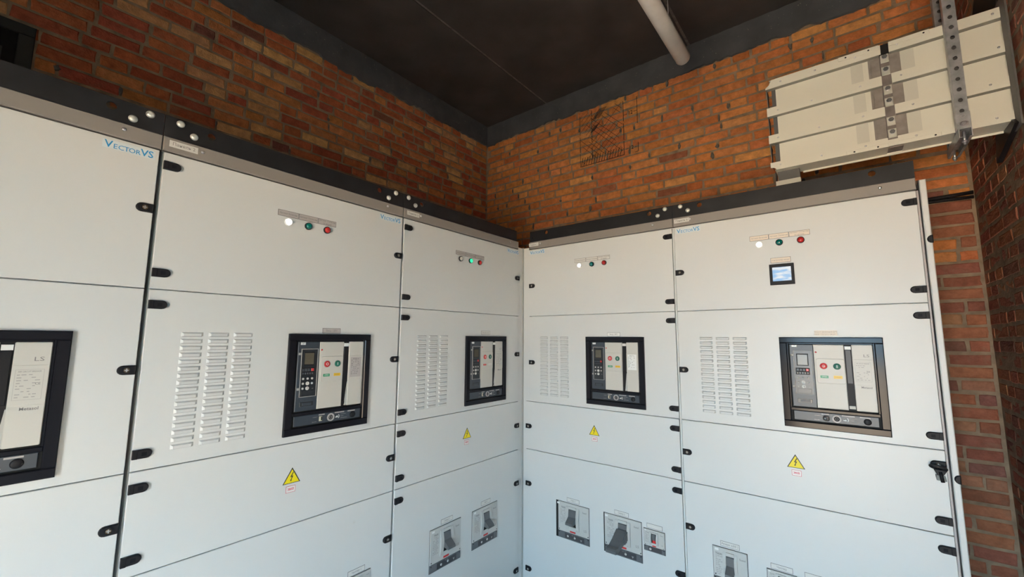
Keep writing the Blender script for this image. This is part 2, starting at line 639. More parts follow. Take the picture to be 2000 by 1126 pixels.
M_B = Matrix.Translation((0, WALL_B, 0))
M_L = Matrix.Translation((WALL_L, 0, 0)) @ Matrix.Rotation(math.pi / 2, 4, 'Z')
M_W = Matrix.Translation((WALL_W, 0, 0)) @ Matrix.Rotation(-math.pi / 2, 4, 'Z')


def skip_back(u, z, a, b):
    return z < 0.95 + F and u < 2.06


def start_left(z):                  # the opening near the camera end
    return -2.428 if z < 1.985 + F else -3.3


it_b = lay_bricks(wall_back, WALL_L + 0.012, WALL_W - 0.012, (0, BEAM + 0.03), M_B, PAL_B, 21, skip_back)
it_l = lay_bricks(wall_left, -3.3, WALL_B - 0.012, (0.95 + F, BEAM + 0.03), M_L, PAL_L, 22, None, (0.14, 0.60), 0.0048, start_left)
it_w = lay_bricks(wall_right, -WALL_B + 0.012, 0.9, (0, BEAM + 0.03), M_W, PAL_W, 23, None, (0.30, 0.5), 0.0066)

# dark cement squeezed out of the head joints
for wall, M, items, seed, share, zmin in ((wall_back, M_B, it_b, 4, 0.22, 0.95 + F), (wall_left, M_L, it_l, 6, 0.07, 0.95 + F)):
    rg = random.Random(seed)
    mb = MB()
    for it in items:
        if it[1] < zmin or it[0] > 1.9 or rg.random() > share:
            continue
        x, z = it[0] + it[2] / 2 + 0.004, it[1] + rg.uniform(-0.012, 0.012)
        w, h = rg.uniform(0.007, 0.016), rg.uniform(0.014, 0.032)
        n = 9
        ph = [rg.uniform(0.7, 1.25) for _ in range(n)]
        rim = [(x + w * ph[i] * math.cos(2 * math.pi * i / n), z + h * ph[i] * math.sin(2 * math.pi * i / n)) for i in range(n)]
        v = [(a, 0.0, b) for a, b in rim] + [(x + (a - x) * 0.75, -0.0085, z + (b - z) * 0.75) for a, b in rim] + [(x, -0.0095, z)]
        f = [(i, (i + 1) % n, n + (i + 1) % n, n + i) for i in range(n)] + [(n + i, n + (i + 1) % n, 2 * n) for i in range(n)]
        mb.add([M @ Vector(p) for p in v], f, SMEAR)
    o = mb.build('mortar_lump', wall)
    o['kind'] = 'stuff'

# hatched sketch drawn on the back wall in marker
mk = MB()
MARK = mat('marker_ink', (0.035, 0.018, 0.012), 0.8)


def stroke(x0, z0, x1, z1, w=0.003):
    a, b = Vector((x0, z0)), Vector((x1, z1))
    t = (b - a).normalized()
    n = Vector((-t.y, t.x)) * w * 0.8
    y = WALL_B - 0.0155
    mk.add([(a.x - n.x, y, a.y - n.y + F), (b.x - n.x, y, b.y - n.y + F), (b.x + n.x, y, b.y + n.y + F), (a.x + n.x, y, a.y + n.y + F)], [(0, 1, 2, 3)], MARK)


X0, X1, Z0, Z1 = -0.085, 0.368, 2.115, 2.655
for z0, z1 in ((Z0, 2.25), (2.26, 2.42), (2.44, 2.64)):
    stroke(X0, z0, X0, z1)
    stroke(X1, z0, X1, z1, 0.004)
stroke(X0, Z0, X1, Z0 + 0.004, 0.004)
for z0, z1 in ((2.17, 2.28), (2.33, 2.40), (2.44, 2.58), (2.60, 2.66)):
    stroke(0.045, z0, 0.045, z1, 0.0035)
rg = random.Random(9)
for i in range(19):                     # long diagonals both ways
    t = -0.5 + i * 0.052
    for sg in (1, -1):
        x0, z0, x1, z1 = X0 + t, Z0, X0 + t + 0.54, Z1
        if sg < 0:
            x0, x1 = X0 + X1 - x0, X0 + X1 - x1
        sl = (z1 - z0) / (x1 - x0)
        pts = []
        for x, z in ((x0, z0), (x1, z1)):
            if x < X0:
                z += (X0 - x) * sl
                x = X0
            if x > X1:
                z -= (x - X1) * sl
                x = X1
            pts.append((x, z))
        if pts[0][1] < pts[1][1] - 0.02 and rg.random() < 0.85:
            (xa, za), (xb, zb) = pts
            f0, f1 = rg.uniform(0, 0.3), rg.uniform(0.65, 1)
            stroke(xa + (xb - xa) * f0, za + (zb - za) * f0, xa + (xb - xa) * f1, za + (zb - za) * f1, 0.0022)
for i in range(16):                     # dense short hatching along the bottom and at the dark corner
    x = X0 + 0.01 + i * 0.027
    stroke(x, Z0 + 0.005, x + 0.018, Z0 + 0.085, 0.0035)
for i in range(6):
    stroke(0.03 + i * 0.009, 2.43 + i * 0.004, 0.070 + i * 0.012, 2.49 + i * 0.004, 0.0028)
for i in range(6):
    stroke(0.05 + i * 0.014, 2.56, 0.13 + i * 0.014, 2.65, 0.0035)
stroke(0.50, 2.38, 0.50, 2.64, 0.0035)
stroke(0.37, 2.50, 0.405, 2.50)
stroke(0.465, 2.505, 0.50, 2.505)
stroke(0.385, 2.165, 0.415, 2.168)
stroke(0.47, 2.165, 0.502, 2.165)
stroke(0.502, 2.12, 0.502, 2.20, 0.0035)
stroke(0.47, 2.115, 0.502, 2.118)
for z in (2.503, 2.167):
    mk.text('12', 0.436, z + F, WALL_B - 0.0155, 0.05, MARK, sx=0.9, bold=0.02)
mk.build('marker_drawing', wall_back)

# opening with a painted frame in the left wall, at the camera end
wb = MB()
wb.box(-3.10, -2.49, 0.0, 0.004, 1.20 + F, 1.955 + F, VOID)
win = struct(wb.build('window_1'))
win.matrix_world = M_L @ Matrix.Translation((0, -0.004, 0))
wf = MB()
FRAMEM = mat('opening_frame', (0.030, 0.031, 0.030), 0.6)
wf.box(-3.16, -2.435, -0.014, 0.004, 1.955 + F, 2.01 + F, FRAMEM, 0.003)
wf.box(-2.492, -2.435, -0.014, 0.004, 1.20 + F, 1.954 + F, FRAMEM, 0.003)
wf.box(-3.16, -3.10, -0.014, 0.004, 1.20 + F, 1.954 + F, FRAMEM, 0.003)
wf.build('window_frame', win)
MB().box(-2.545, -2.535, -0.008, 0.0, 1.70 + F, 1.86 + F, FRAMEM).build('bar', win)


# ================================================================== switchgear
LROT = math.pi / 2
S1, S2, S3 = 3.1700, 2.1307, 1.0915          # left edges of the left row, measured from the corner
T4, T5 = 0.0557, 1.0935                       # left edges of the right row
zA, zB, zC, zD = 0.6, 0.0, -0.327, -1.235
TOP, RAIL0 = 1.148, 1.095

# louver: pressed slot with an open lower lip
LW, LH, LP = 0.066, 0.0145, 0.0065


def louver_mesh():
    mb = MB()
    w, h, p = LW / 2, LH / 2, LP
    v = [(-w, 0, -h), (w, 0, -h), (w, 0, h), (-w, 0, h), (-w + 0.007, -p, -h), (w - 0.007, -p, -h), (w - 0.007, -p * 0.75, h - 0.005), (-w + 0.007, -p * 0.75, h - 0.005),
         (-w + 0.007, 0, -h + 0.002), (w - 0.007, 0, -h + 0.002)]
    mb.add(v, [(4, 5, 6, 7), (7, 6, 2, 3), (0, 4, 7, 3), (5, 1, 2, 6)], PAINT)
    mb.add([v[4], v[5], v[9], v[8]], [(3, 2, 1, 0)], VOID)
    mb.box(-w + 0.004, w - 0.004, -0.0006, 0.001, -h - 0.0016, -h + 0.0002, INKG)  # shadow line below the lip, put in as a dark strip
    return mb.mesh('louver')


LOUVER = louver_mesh()


def tab_poly(L, H, n=7):
    """rounded to +x, flat at x = 0"""
    p = [(0, -H / 2)]
    r = H / 2
    for i in range(n + 1):
        a = -math.pi / 2 + math.pi * i / n
        p.append((L - r + r * math.cos(a), r * math.sin(a)))
    p.append((0, H / 2))
    return p


def hinge_mesh(name, flip):
    mb = MB()
    pl = tab_poly(0.051, 0.029)
    if flip:
        pl = [(-x, z) for x, z in reversed(pl)]
    mb.prism(pl, -0.011, 0.0, BLACKP, 0.003)
    s_ = -1 if flip else 1
    xs = sorted((s_ * 0.0, s_ * 0.013))
    mb.box(xs[0], xs[1], -0.0125, 0.0, -0.0145, 0.0145, BLACKP, 0.0015)
    xs = sorted((s_ * 0.023, s_ * 0.036))
    mb.box(xs[0], xs[1], -0.0115, -0.010, -0.006, 0.006, GLOSSB)
    return mb.mesh(name)


def lock_mesh(name, flip):
    """tab at the closing edge; flip: flat side on the right"""
    mb = MB()
    pl = tab_poly(0.047, 0.030)
    if flip:
        pl = [(-x, z) for x, z in reversed(pl)]
    mb.prism(pl, -0.010, 0.0, BLACKP, 0.003)
    cx = -0.024 if flip else 0.024
    mb.ring(cx, 0, 0.0085, 0.0115, -0.0125, -0.009, BLACKP, 16)
    mb.lathe(cx, 0, [(0.0083, -0.0102), (0.0083, -0.009)], BRASS, 14)
    mb.box(cx - 0.0055, cx + 0.0055, -0.0120, -0.010, -0.0014, 0.0014, SILV)
    mb.box(cx - 0.0014, cx + 0.0014, -0.0118, -0.010, -0.0055, 0.0055, SILV)
    return mb.mesh(name)


HINGE = {f: hinge_mesh('hinge', f) for f in (False, True)}
LOCK = {f: lock_mesh('lock', f) for f in (False, True)}


def lamp_mesh(lens, lit):
    mb = MB()
    mb.ring(0, 0, 0.0125, 0.0158, -0.009, 0.0, BLACKP if not lit else WHITE, 24)
    mb.lathe(0, 0, [(0.004, -0.0175), (0.009, -0.0158), (0.0122, -0.0125), (0.0132, -0.009), (0.0132, 0.0)], lens, 24)
    return mb.mesh('pilot_lamp')


LAMPS = {k: lamp_mesh(m_, l) for k, m_, l in (('W', LITW, True), ('G', LENSG, False), ('R', LENSR, False), ('w', LENSW, False), ('g', LITG, False))}


INKD = mat('ink_border', (0.075, 0.075, 0.08), 0.6)


def plate(w, h, lines, plate_m, ink, border=INKG, size=0.011, sx=0.8, bold=0.0, step=None):
    """printed label, centre at the origin"""
    mb = MB()
    if border:
        mb.box(-w / 2, w / 2, -0.0006, 0.0, -h / 2, h / 2, INKD if border is INKG else border)
        mb.box(-w / 2 + 0.0014, w / 2 - 0.0014, -0.0009, -0.0005, -h / 2 + 0.0014, h / 2 - 0.0014, plate_m)
    else:
        mb.box(-w / 2, w / 2, -0.0009, 0.0, -h / 2, h / 2, plate_m)
    step = step or size * 1.1
    for i, t in enumerate(lines):
        z = (len(lines) - 1) * step / 2 - i * step
        mb.text(t, 0, z, -0.0012, size, ink, sx=sx, bold=bold)
    return mb


def logo_sticker():
    mb = MB()
    mb.box(-0.067, 0.067, -0.0006, 0.0, -0.0145, 0.0145, STKB)
    y = -0.0010
    x = -0.063
    for ch, s_, w in (('V', 0.033, 0.0215), ('E', 0.0225, 0.0135), ('C', 0.0225, 0.0165), ('T', 0.0225, 0.0125), ('O', 0.0225, 0.017), ('R', 0.0225, 0.0155), ('V', 0.033, 0.0185), ('S', 0.033, 0.017)):
        mb.text(ch, x + w / 2, -0.0005 if s_ > 0.03 else -0.004, y, s_, INKB, bold=0.012 if s_ > 0.03 else 0.004)
        x += w - 0.0008
    return mb.mesh('logo_sticker')


LOGO = logo_sticker()


def warning_meshes():
    a = MB()
    w, h = 0.036, 0.063
    a.prism([(-w, -h / 2), (w, -h / 2), (0, h / 2)], -0.0006, 0.0, INK)
    k = 0.86
    a.prism([(-w * k, -h / 2 * k - 0.002), (w * k, -h / 2 * k - 0.002), (0, h / 2 * k - 0.003)], -0.0010, -0.0005, YEL)
    bolt = [(0.004, 0.014), (-0.007, -0.006), (-0.0005, -0.005), (-0.004, -0.017), (-0.0062, -0.015), (-0.005, -0.0235), (0.0012, -0.017), (-0.0012, -0.0165), (0.0058, -0.001), (-0.0005, -0.002), (0.0075, 0.013)]
    a.add([(x + 0.0, -0.0013, z) for x, z in bolt], [tuple(range(len(bolt)))], INK)
    b = plate(0.038, 0.026, ['380В'], WHITE, INKR, INKR, 0.0135, 0.9, 0.02)
    return a.mesh('warning_sticker'), b.mesh('voltage_label')


WARN, VOLT = warning_meshes()
CAPT = (['Автомат Включен'], ['Автомат Отключен'], ['Автомат Отключен', 'по аварии'])


def bar_mesh(name, w, holes, small=()):
    """flat bar with drilled holes: filled curve, extruded"""
    cu = bpy.data.curves.new(name, 'CURVE')
    cu.dimensions = '2D'
    cu.fill_mode = 'BOTH'
    cu.extrude = 0.004

    def spl(pts):
        s_ = cu.splines.new('POLY')
        s_.points.add(len(pts) - 1)
        for p, (x, y) in zip(s_.points, pts):
            p.co = (x, y, 0, 1)
        s_.use_cyclic_u = True
    h = 0.078
    spl([(0, 0), (w, 0), (w, h), (0, h)])
    for (x, z), r in [(p, 0.0135) for p in holes] + [(p, 0.005) for p in small]:
        spl([(x + r * math.cos(-a * math.pi / 10), z + r * math.sin(-a * math.pi / 10)) for a in range(20)])
    o = bpy.data.objects.new(name, cu)
    COL.objects.link(o)
    dg = bpy.context.evaluated_depsgraph_get()
    dg.update()
    me = bpy.data.meshes.new_from_object(o.evaluated_get(dg))
    bpy.data.objects.remove(o, do_unlink=True)
    bpy.data.curves.remove(cu)
    me.transform(Matrix.Rotation(math.pi / 2, 4, 'X'))
    me.transform(Matrix.Translation((0, 0.008, 0)))
    me.materials.clear()
    me.materials.append(STEEL)
    me.name = name
    return me


BOLT = MB().lathe(0, 0, [(0.005, -0.0095), (0.0095, -0.008), (0.0122, -0.004), (0.0128, 0.0)], ZINC, 18).mesh('bolt')
SCREW = MB().lathe(0, 0, [(0.003, -0.0042), (0.0055, -0.003), (0.0065, 0.0)], SILV, 12).mesh('screw')

POSTM = mat('frame_paint', (0.46, 0.42, 0.41), 0.4)
CABS = [
    dict(name='left', org=(0, -S1), rot=LROT, w=1.0393, d0=0.007, d1=1.033, side='L', plabel='Панель 1', acb=0.490, lou=0.112),
    dict(name='two', org=(0, -S2), rot=LROT, w=1.0392, d0=0.007, d1=1.033, side='L', plabel='Панель 2', acb=0.4747, lou=0.106),
    dict(name='three', org=(0, -S3), rot=LROT, w=1.0345, d0=0.007, d1=1.0345, side='L', plabel='Панель 3', acb=0.4935, lou=0.118),
    dict(name='five', org=(T4, 0), rot=0.0, w=1.0378, d0=0.0, d1=1.031, side='R', plabel='Панель 5', acb=0.459, lou=0.093),
    dict(name='six', org=(T5, 0), rot=0.0, w=1.0411, d0=0.007, d1=1.0365, side='R', plabel='Панель 6', acb=0.4935, lou=0.120),
]
CLAB = [
    'off-white switchgear cabinet cut by the left picture edge, with its breaker window half visible',
    'off-white switchgear cabinet with the plate Панель 2 and its white lamp lit',
    'off-white switchgear cabinet in the left row next to the corner post, its green lamp lit',
    'off-white switchgear cabinet, right row beside the corner post, three small breakers low down',
    'off-white switchgear cabinet ending the right row, with small lit screen and hanging key',
]


def cabinet(i, c):
    root = empty('switchgear_cabinet', (c['org'][0], c['org'][1], 0), c['rot'])
    tag(root, CLAB[i], 'cabinet', 'switchgear cabinets in an L-shaped line-up')
    w, d0, d1 = c['w'], c['d0'], c['d1']
    left = c['side'] == 'L'
    z = lambda q: q + F
    MB().box(0.006, w - 0.006, 0.022, 0.62, 0.10, z(TOP) - 0.004, PAINT).build('carcass', root)
    MB().box(0.004, w - 0.004, 0.03, 0.60, 0.0, 0.10, STEEL, 0.004).build('plinth', root)
    tr = MB().box(0.0015 if i != 3 else -0.005, w - 0.0015, 0.001, 0.03, z(RAIL0), z(TOP), RAILM, 0.003).build('top_rail', root)
    for sx in ((0.1172, w - 0.1035) if left else (0.097, w - 0.119)):
        place('screw', SCREW, tr, (sx, 0.001, z(1.1275)))
    pw = 0.085
    px = {1: 0.0605, 2: 0.0645, 3: 0.037, 4: 0.051}.get(i, 0.06)
    pl = plate(pw, 0.0235, [c['plabel']], LAB if i else LAB, INKG, None, 0.0165, 0.95).build('name_plate', tr)
    pl.location = (px, 0.001, z(1.1255))
    # doors
    spans = [('lamp_door', zA + 0.0015, 1.0885), ('breaker_door', zB + 0.0015, zA - 0.0015), ('cover_door', zC + 0.0015, zB - 0.0015), ('feeder_door', zD + 0.0015, zC - 0.0015)]
    doors = {}
    for nm, a, b in spans:
        x0 = d0
        if i == 3 and nm in ('cover_door', 'feeder_door'):
            x0 = 0.028 - T4
        doors[nm] = MB().box(x0, d1, 0.0, 0.021, z(a), z(b), PAINT, 0.0018).build(nm, root)
    hz = {'lamp_door': (1.04, 0.657), 'breaker_door': (0.547, 0.055), 'cover_door': (-0.053, -0.273), 'feeder_door': (-0.383, -0.812, -1.18)}
    lz = {'lamp_door': 0.875 if left else 0.8205, 'breaker_door': 0.329 if left else 0.2725, 'cover_door': -0.163 if left else -0.17, 'feeder_door': -0.547 if left else -0.555}
    for nm, d in doors.items():
        for q in (hz[nm] if not (i == 4 and nm == 'cover_door') else (-0.273,)):
            place('hinge', HINGE[not left], d, (d0 if left else d1, 0.0, z(q)))
        x0 = d1 if left else (d0 if not (i == 3 and lz[nm] < 0) else 0.028 - T4)
        for q in ((lz[nm],) if nm != 'feeder_door' else (lz[nm], -1.105)):
            place('lock', LOCK[left], d, (x0, 0.0, z(q)))
    if i == 4:
        place('lock', LOCK[True], doors['cover_door'], (d1, 0.0, z(-0.058)))
    # louvers
    for cx in (0.0, 0.0825, 0.1645):
        for k in range(17):
            place('louver', LOUVER, doors['breaker_door'], (c['lou'] + 0.033 + cx, 0.0, z(0.4475 - k * 0.02415)))
    # warning stickers on the cover door
    wx = {1: 2.1307 - 1.604, 2: 1.0915 - 0.5685, 3: 0.561 - T4, 4: 1.6195 - T5}.get(i)
    if wx:
        place('warning_sticker', WARN, doors['cover_door'], (wx, 0.0, z(-0.131)))
        place('voltage_label', VOLT, doors['cover_door'], (wx + (-0.002 if left else 0.001), 0.0, z(-0.185)))
    # logo
    lx = {0: 3.17 - 2.2145, 1: 2.1307 - 1.175, 2: 1.0915 - 0.128, 3: 0.1245 - T4, 4: 1.1785 - T5}[i]
    place('logo_sticker', LOGO, doors['lamp_door'], (lx, 0.0, z(1.0635 if i != 3 else 1.066)))
    # pilot lamps and their captions
    if i:
        xs = {1: (2.1307 - 1.691, 2.1307 - 1.604, 2.1307 - 1.518), 2: (1.0915 - 0.654, 1.0915 - 0.566, 1.0915 - 0.482), 3: (0.473 - T4, 0.564 - T4, 0.653 - T4), 4: (1.528 - T5, 1.616 - T5, 1.706 - T5)}[i]
        for x, k in zip(xs, 'wgR' if i == 2 else 'WGR'):
            place('pilot_lamp', LAMPS[k], doors['lamp_door'], (x, 0.0, z(0.930)))
        pm = {1: LABG, 2: LABG, 3: LAB, 4: LABC}[i]
        for k in range(3):
            o = plate(0.0855, 0.026, CAPT[k], pm, INKG if i != 4 else INKL, INKG, 0.0115, 0.72).build('caption_plate', doors['lamp_door'])
            o.location = (xs[1] + (k - 1) * 0.0868 - (0.0 if left else 0.001), 0.0, z(0.9655))
    # breaker caption
    cap = {1: (2.1307 - 1.4665, ['Ввод 1 ВРУ'], LABG, 0.469, INKG), 2: (1.0915 - 0.411, ['Секцион. выкл.'], LAB, 0.476, INKG), 3: (0.7065 - T4, ['Ввод 1 ВРУ'], WHITE, 0.469, INKG),
           4: (1.7745 - T5, ['Ввод от дизельной ДЭС', 'линии электростанции 12'], LABC, 0.474, INKL)}.get(i)
    if cap:
        o = plate(0.086, 0.024, cap[1], cap[2], cap[4], INKG if i != 4 else None, 0.0125 if i != 4 else 0.0095, 0.8, step=0.0105 if i == 4 else None).build('caption_plate', doors['breaker_door'])
        o.location = (cap[0], 0.0, z(cap[3]))
    if i == 4:
        o = plate(0.086, 0.026, ['Контроллер ввода'], LABC, INKL, INKG, 0.0115, 0.72).build('caption_plate', doors['lamp_door'])
        o.location = (1.616 - T5, 0.0, z(0.8405))
        sm = MB()
        x0, x1, q0, q1 = 1.566 - T5, 1.6705 - T5, z(0.7145), z(0.819)
        for a in ((x0, x1, q1 - 0.0155, q1), (x0, x1, q0, q0 + 0.0185), (x0, x0 + 0.0125, q0 + 0.0185, q1 - 0.0155), (x1 - 0.0125, x1, q0 + 0.0185, q1 - 0.0155)):
            sm.box(a[0], a[1], -0.012, 0, a[2], a[3], BLACKP, 0.0)
        sm.box(x0 + 0.0125, x1 - 0.0125, -0.007, 0, q0 + 0.0185, q1 - 0.0155, SCREEN)
        sm.build('controller_screen', doors['lamp_door'])
    # captions of the small breakers
    caps = {1: [(2.1307 - 1.281, -0.631, 0.087, 'Чиллер 1')], 2: [(1.0915 - 0.719, -0.5825, 0.09, 'Север 1'), (1.0915 - 0.3885, -0.5805, 0.087, 'Узел 1')],
            3: [(0.402 - T4, -0.5915, 0.091, 'Узел 2'), (0.7305 - T4, -0.587, 0.089, 'Север 2'), (0.9275 - T4, -0.610, 0.089, '')],
            4: [(1.313 - T5, -0.5955, 0.088, 'Резерв ЩВВ 2'), (1.5335 - T5, -0.634, 0.089, 'Чиллер'), (1.668 - T5, -0.633, 0.089, '')]}.get(i, [])
    for x, q, ww, t in caps:
        o = plate(ww, 0.0245, [t] if t else [], LAB, INKG, INKG, 0.0135, 0.85).build('caption_plate', doors['feeder_door'])
        o.location = (x, 0.0, z(q))
    if i == 4:
        MB().box(-0.0045, 0.0050, 0.0035, 0.02, 0.10, z(1.09), PAINT, 0.002).build('frame_strip', root)
        MB().box(d1 + 0.0012, w + 0.0040, 0.006, 0.02, 0.10, z(1.09), POSTM, 0.0015).build('frame_strip', root)
    if i == 4:                                  # end panel with its two half-seen hinges
        sp = MB().box(w + 0.009, w + 0.030, 0.0, 0.62, 0.0, z(1.134), PAINT, 0.003).build('side_panel', root)
        for q in (0.869, -0.106):
            pl_ = [(-x, zz) for x, zz in reversed(tab_poly(0.019, 0.034))]
            o = MB().prism(pl_, -0.010, 0.0, BLACKP, 0.003).build('hinge', sp)
            o.location = (w + 0.032, 0.0, z(q))
    return root


SCREEN = bpy.data.materials.new('screen_lit')
SCREEN.use_nodes = True
_n = SCREEN.node_tree
_b = _n.nodes['Principled BSDF']
_g = _n.nodes.new('ShaderNodeNewGeometry')
_t = _n.nodes.new('ShaderNodeTexNoise')
_t.inputs['Scale'].default_value = 38
_mp = _n.nodes.new('ShaderNodeMapping')
_mp.inputs['Scale'].default_value = (0.5, 1, 1.4)
_n.links.new(_g.outputs['Position'], _mp.inputs['Vector'])
_n.links.new(_mp.outputs['Vector'], _t.inputs['Vector'])
_r = _n.nodes.new('ShaderNodeValToRGB')
_r.color_ramp.elements[0].position = 0.42
_r.color_ramp.elements[0].color = (0.35, 0.62, 0.95, 1)
_r.color_ramp.elements[1].position = 0.58
_r.color_ramp.elements[1].color = (0.92, 0.97, 1, 1)
_n.links.new(_t.outputs['Fac'], _r.inputs['Fac'])
_b.inputs['Base Color'].default_value = (0.02, 0.02, 0.02, 1)
_n.links.new(_r.outputs['Color'], _b.inputs['Emission Color'])
_b.inputs['Emission Strength'].default_value = 0.033

ROOTS = [cabinet(i, c) for i, c in enumerate(CABS)]

# ------------------------------------------------------------------ black bars on top of the cabinets
BARS = [
    (0, [(0.144, 0.050), (0.900, 0.048)], [(0.0455, 0.060), (0.088, 0.027), (0.955, 0.025), (0.998, 0.059)], 'black drilled steel bar on top of the half-visible leftmost cabinet'),
    (1, [(0.1427, 0.050), (0.8867, 0.054)], [(0.0447, 0.060), (0.0877, 0.027), (0.9407, 0.027), (0.9847, 0.065)], 'black drilled steel bar on top of the cabinet marked Панель 2'),
    (2, [(0.1255, 0.049)], [(0.0305, 0.063), (0.0785, 0.031)], 'black drilled steel bar running into the corner on the left row'),
    (3, [(0.1443, 0.055), (0.8983, 0.054)], [(0.9513, 0.031), (0.9953, 0.064)], 'black drilled steel bar starting at the corner on the right row'),
    (4, [(0.1505, 0.053), (0.8995, 0.053)], [(0.0465, 0.062), (0.0875, 0.032)], 'black drilled steel bar on top of the right-end cabinet under the duct'),
]
for i, holes, bolts, lab in BARS:
    c = CABS[i]
    x0 = 0.0 if i != 3 else 0.0
    w = c['w'] - 0.002 - (0.02 if i == 2 else 0)
    o = place('steel_bar', bar_mesh('steel_bar', w, holes, [(0.03, 0.03)] if i == 3 else []))
    o.location = (c['org'][0], c['org'][1], TOP + F + 0.0005)
    o.rotation_euler = (0, 0, c['rot'])
    tag(o, lab, 'steel bar', 'drilled bars along the cabinet tops')
    for x, z in bolts:
        place('bolt', BOLT, o, (x, 0.004, z))

# ------------------------------------------------------------------ corner post
cp = MB()
cp.box(-0.020, -0.0075, -0.0545, 0.004, 0.0, 1.108 + F, PAINT)
cp.box(-0.0195, 0.0255, 0.006, 0.020, 0.0, F, PAINT)
cp.box(-0.0195, 0.0535, 0.006, 0.020, F, 1.090 + F, PAINT)
cp.box(-0.0195, 0.0445, 0.006, 0.020, 1.090 + F, 1.108 + F, PAINT)
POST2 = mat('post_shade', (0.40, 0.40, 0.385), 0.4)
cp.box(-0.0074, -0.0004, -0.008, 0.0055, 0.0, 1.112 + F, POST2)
post = cp.build('corner_post')
tag(post, 'off-white metal corner post joining the left and right cabinet rows', 'post')


# ------------------------------------------------------------------ air circuit breakers
def acb(i, variant):
    c = CABS[i]
    Mx = Matrix.Translation((c['org'][0], c['org'][1], 0)) @ Matrix.Rotation(c['rot'], 4, 'Z') @ Matrix.Translation((c['acb'], -0.0006, F + 0.030))
    root = empty('air_circuit_breaker', Mx.to_translation(), c['rot'])
    W, H = 0.387, 0.4235
    b = MB()
    b.box(0, W, -0.0145, 0, H - 0.0265, H, GLOSSB, 0.003)
    b.box(0, W, -0.0145, 0, 0, 0.029, GLOSSB, 0.003)
    b.box(0, 0.030, -0.0145, 0, 0.029, H - 0.0265, GLOSSB, 0.003)
    b.box(W - 0.030, W, -0.0145, 0, 0.029, H - 0.0265, GLOSSB, 0.003)
    b.box(0.030, W - 0.030, -0.0115, 0, 0.078, 0.092, GLOSSB, 0.002)
    for a in ((0.030, 0.036, 0.092, 0.397), (0.351, 0.357, 0.092, 0.397), (0.036, 0.351, 0.391, 0.397)):
        b.box(a[0], a[1], -0.0095, 0, a[2], a[3], GLOSSB, 0.001)
    b.build('bezel', root)
    MB().box(0.030, 0.357, -0.0022, 0, 0.029, 0.397, VOID).build('back_plate', root)
    # trip unit
    t = MB()
    t.box(0.040, 0.1345, -0.0085, -0.0022, 0.0965, 0.3895, NAVY, 0.002)
    tu = t.build('trip_unit', root)
    wn_ = MB()
    for a in ((0.054, 0.0565, 0.155, 0.36), (0.1255, 0.128, 0.155, 0.36), (0.0565, 0.1255, 0.357, 0.36), (0.0565, 0.1255, 0.155, 0.1575)):
        wn_.box(a[0], a[1], -0.0128, -0.008, a[2], a[3], INKL)
    wn_.box(0.0565, 0.1255, -0.0092, -0.008, 0.1575, 0.357, NAVY2)
    wn_.build('window', tu)
    dp = MB().box(0.066, 0.113, -0.0102, -0.008, 0.289, 0.346, BLACKP, 0.001)
    dp.box(0.070, 0.1095, -0.0107, -0.0098, 0.2925, 0.341, LCDM)
    dp.build('display', tu)
    kb = MB().box(0.0605, 0.1155, -0.0105, -0.008, 0.247, 0.279, BLACKP, 0.001)
    for k in range(3):
        kb.box(0.0635 + k * 0.0125, 0.0735 + k * 0.0125, -0.0115, -0.010, 0.2635, 0.2745, NAVY, 0.001)
    kb.box(0.101, 0.1125, -0.0122, -0.010, 0.2635, 0.2755, REDP, 0.0015)
    for k in range(5):
        kb.box(0.0635 + k * 0.0102, 0.0705 + k * 0.0102, -0.0115, -0.010, 0.2505, 0.2585, NAVY if variant != 5 else INKL, 0.001)
    kb.build('keypad', tu)
    for r in range(3):
        for q in range(3):
            if r == 2 and q == 2:
                continue
            dl = MB()
            big = q == 1 and r > 0
            rr = 0.0078 if big else 0.0052
            dl.ring(0, 0, rr * 0.55, rr, -0.0016, 0.0, LAB if big else INKL, 12)
            dl.lathe(0, 0, [(rr * 0.5, -0.0022), (rr * 0.55, 0.0)], LAB, 10)
            dl.build('dial', tu).location = (0.068 + q * 0.0195, -0.0092, 0.232 - r * 0.0205)
    tl_ = MB().box(0.062, 0.118, -0.0100, -0.008, 0.160, 0.182, NAVY2, 0.001)
    tl_.text('NF', 0.111, 0.1885, -0.0098, 0.006, INKL)
    tl_.build('lower_cover', tu)
    lb = MB().box(0.0495, 0.071, -0.0095, -0.008, 0.3765, 0.3875, WHITE, 0.001)
    lb.text('QF', 0.060, 0.382, -0.0097, 0.007, INKG)
    lb.build('tag_label', tu)
    for q in (0.338, 0.190):
        MB().box(0.0435, 0.0545, -0.0118, -0.008, q - 0.005, q + 0.005, INKL, 0.0015).build('clip', tu)
    ls = MB().box(0.060, 0.118, -0.0095, -0.008, 0.116, 0.134, NAVY2, 0.001)
    ls.box(0.070, 0.110, -0.0105, -0.009, 0.119, 0.131, NAVY if variant != 5 else INKG, 0.001)
    ls.build('port_cover', tu)
    # light grey covers
    fc = MB()
    fc.box(0.1350, 0.2492, -0.0095, -0.0022, 0.0980, 0.3895, ABS, 0.002)
    fc.prism(rrect(0.1420, 0.2480, 0.2120, 0.3250, 0.009), -0.0115, -0.009, ABS, 0.0015)
    f_ = fc.build('front_cover', root)
    MB().lathe(0.144, 0.354, [(0.0025, -0.0115), (0.004, -0.0095)], REDP, 10).build('indicator_light', f_)
    sc = MB().prism(rrect(0.2765, 0.3495, 0.0980, 0.3905, 0.004), -0.0095, -0.0022, ABS, 0.002)
    sc.box(0.2765, 0.3485, -0.0108, -0.009, 0.2120, 0.3250, ABS, 0.001)
    s_ = sc.build('side_cover', root)
    np_ = MB()
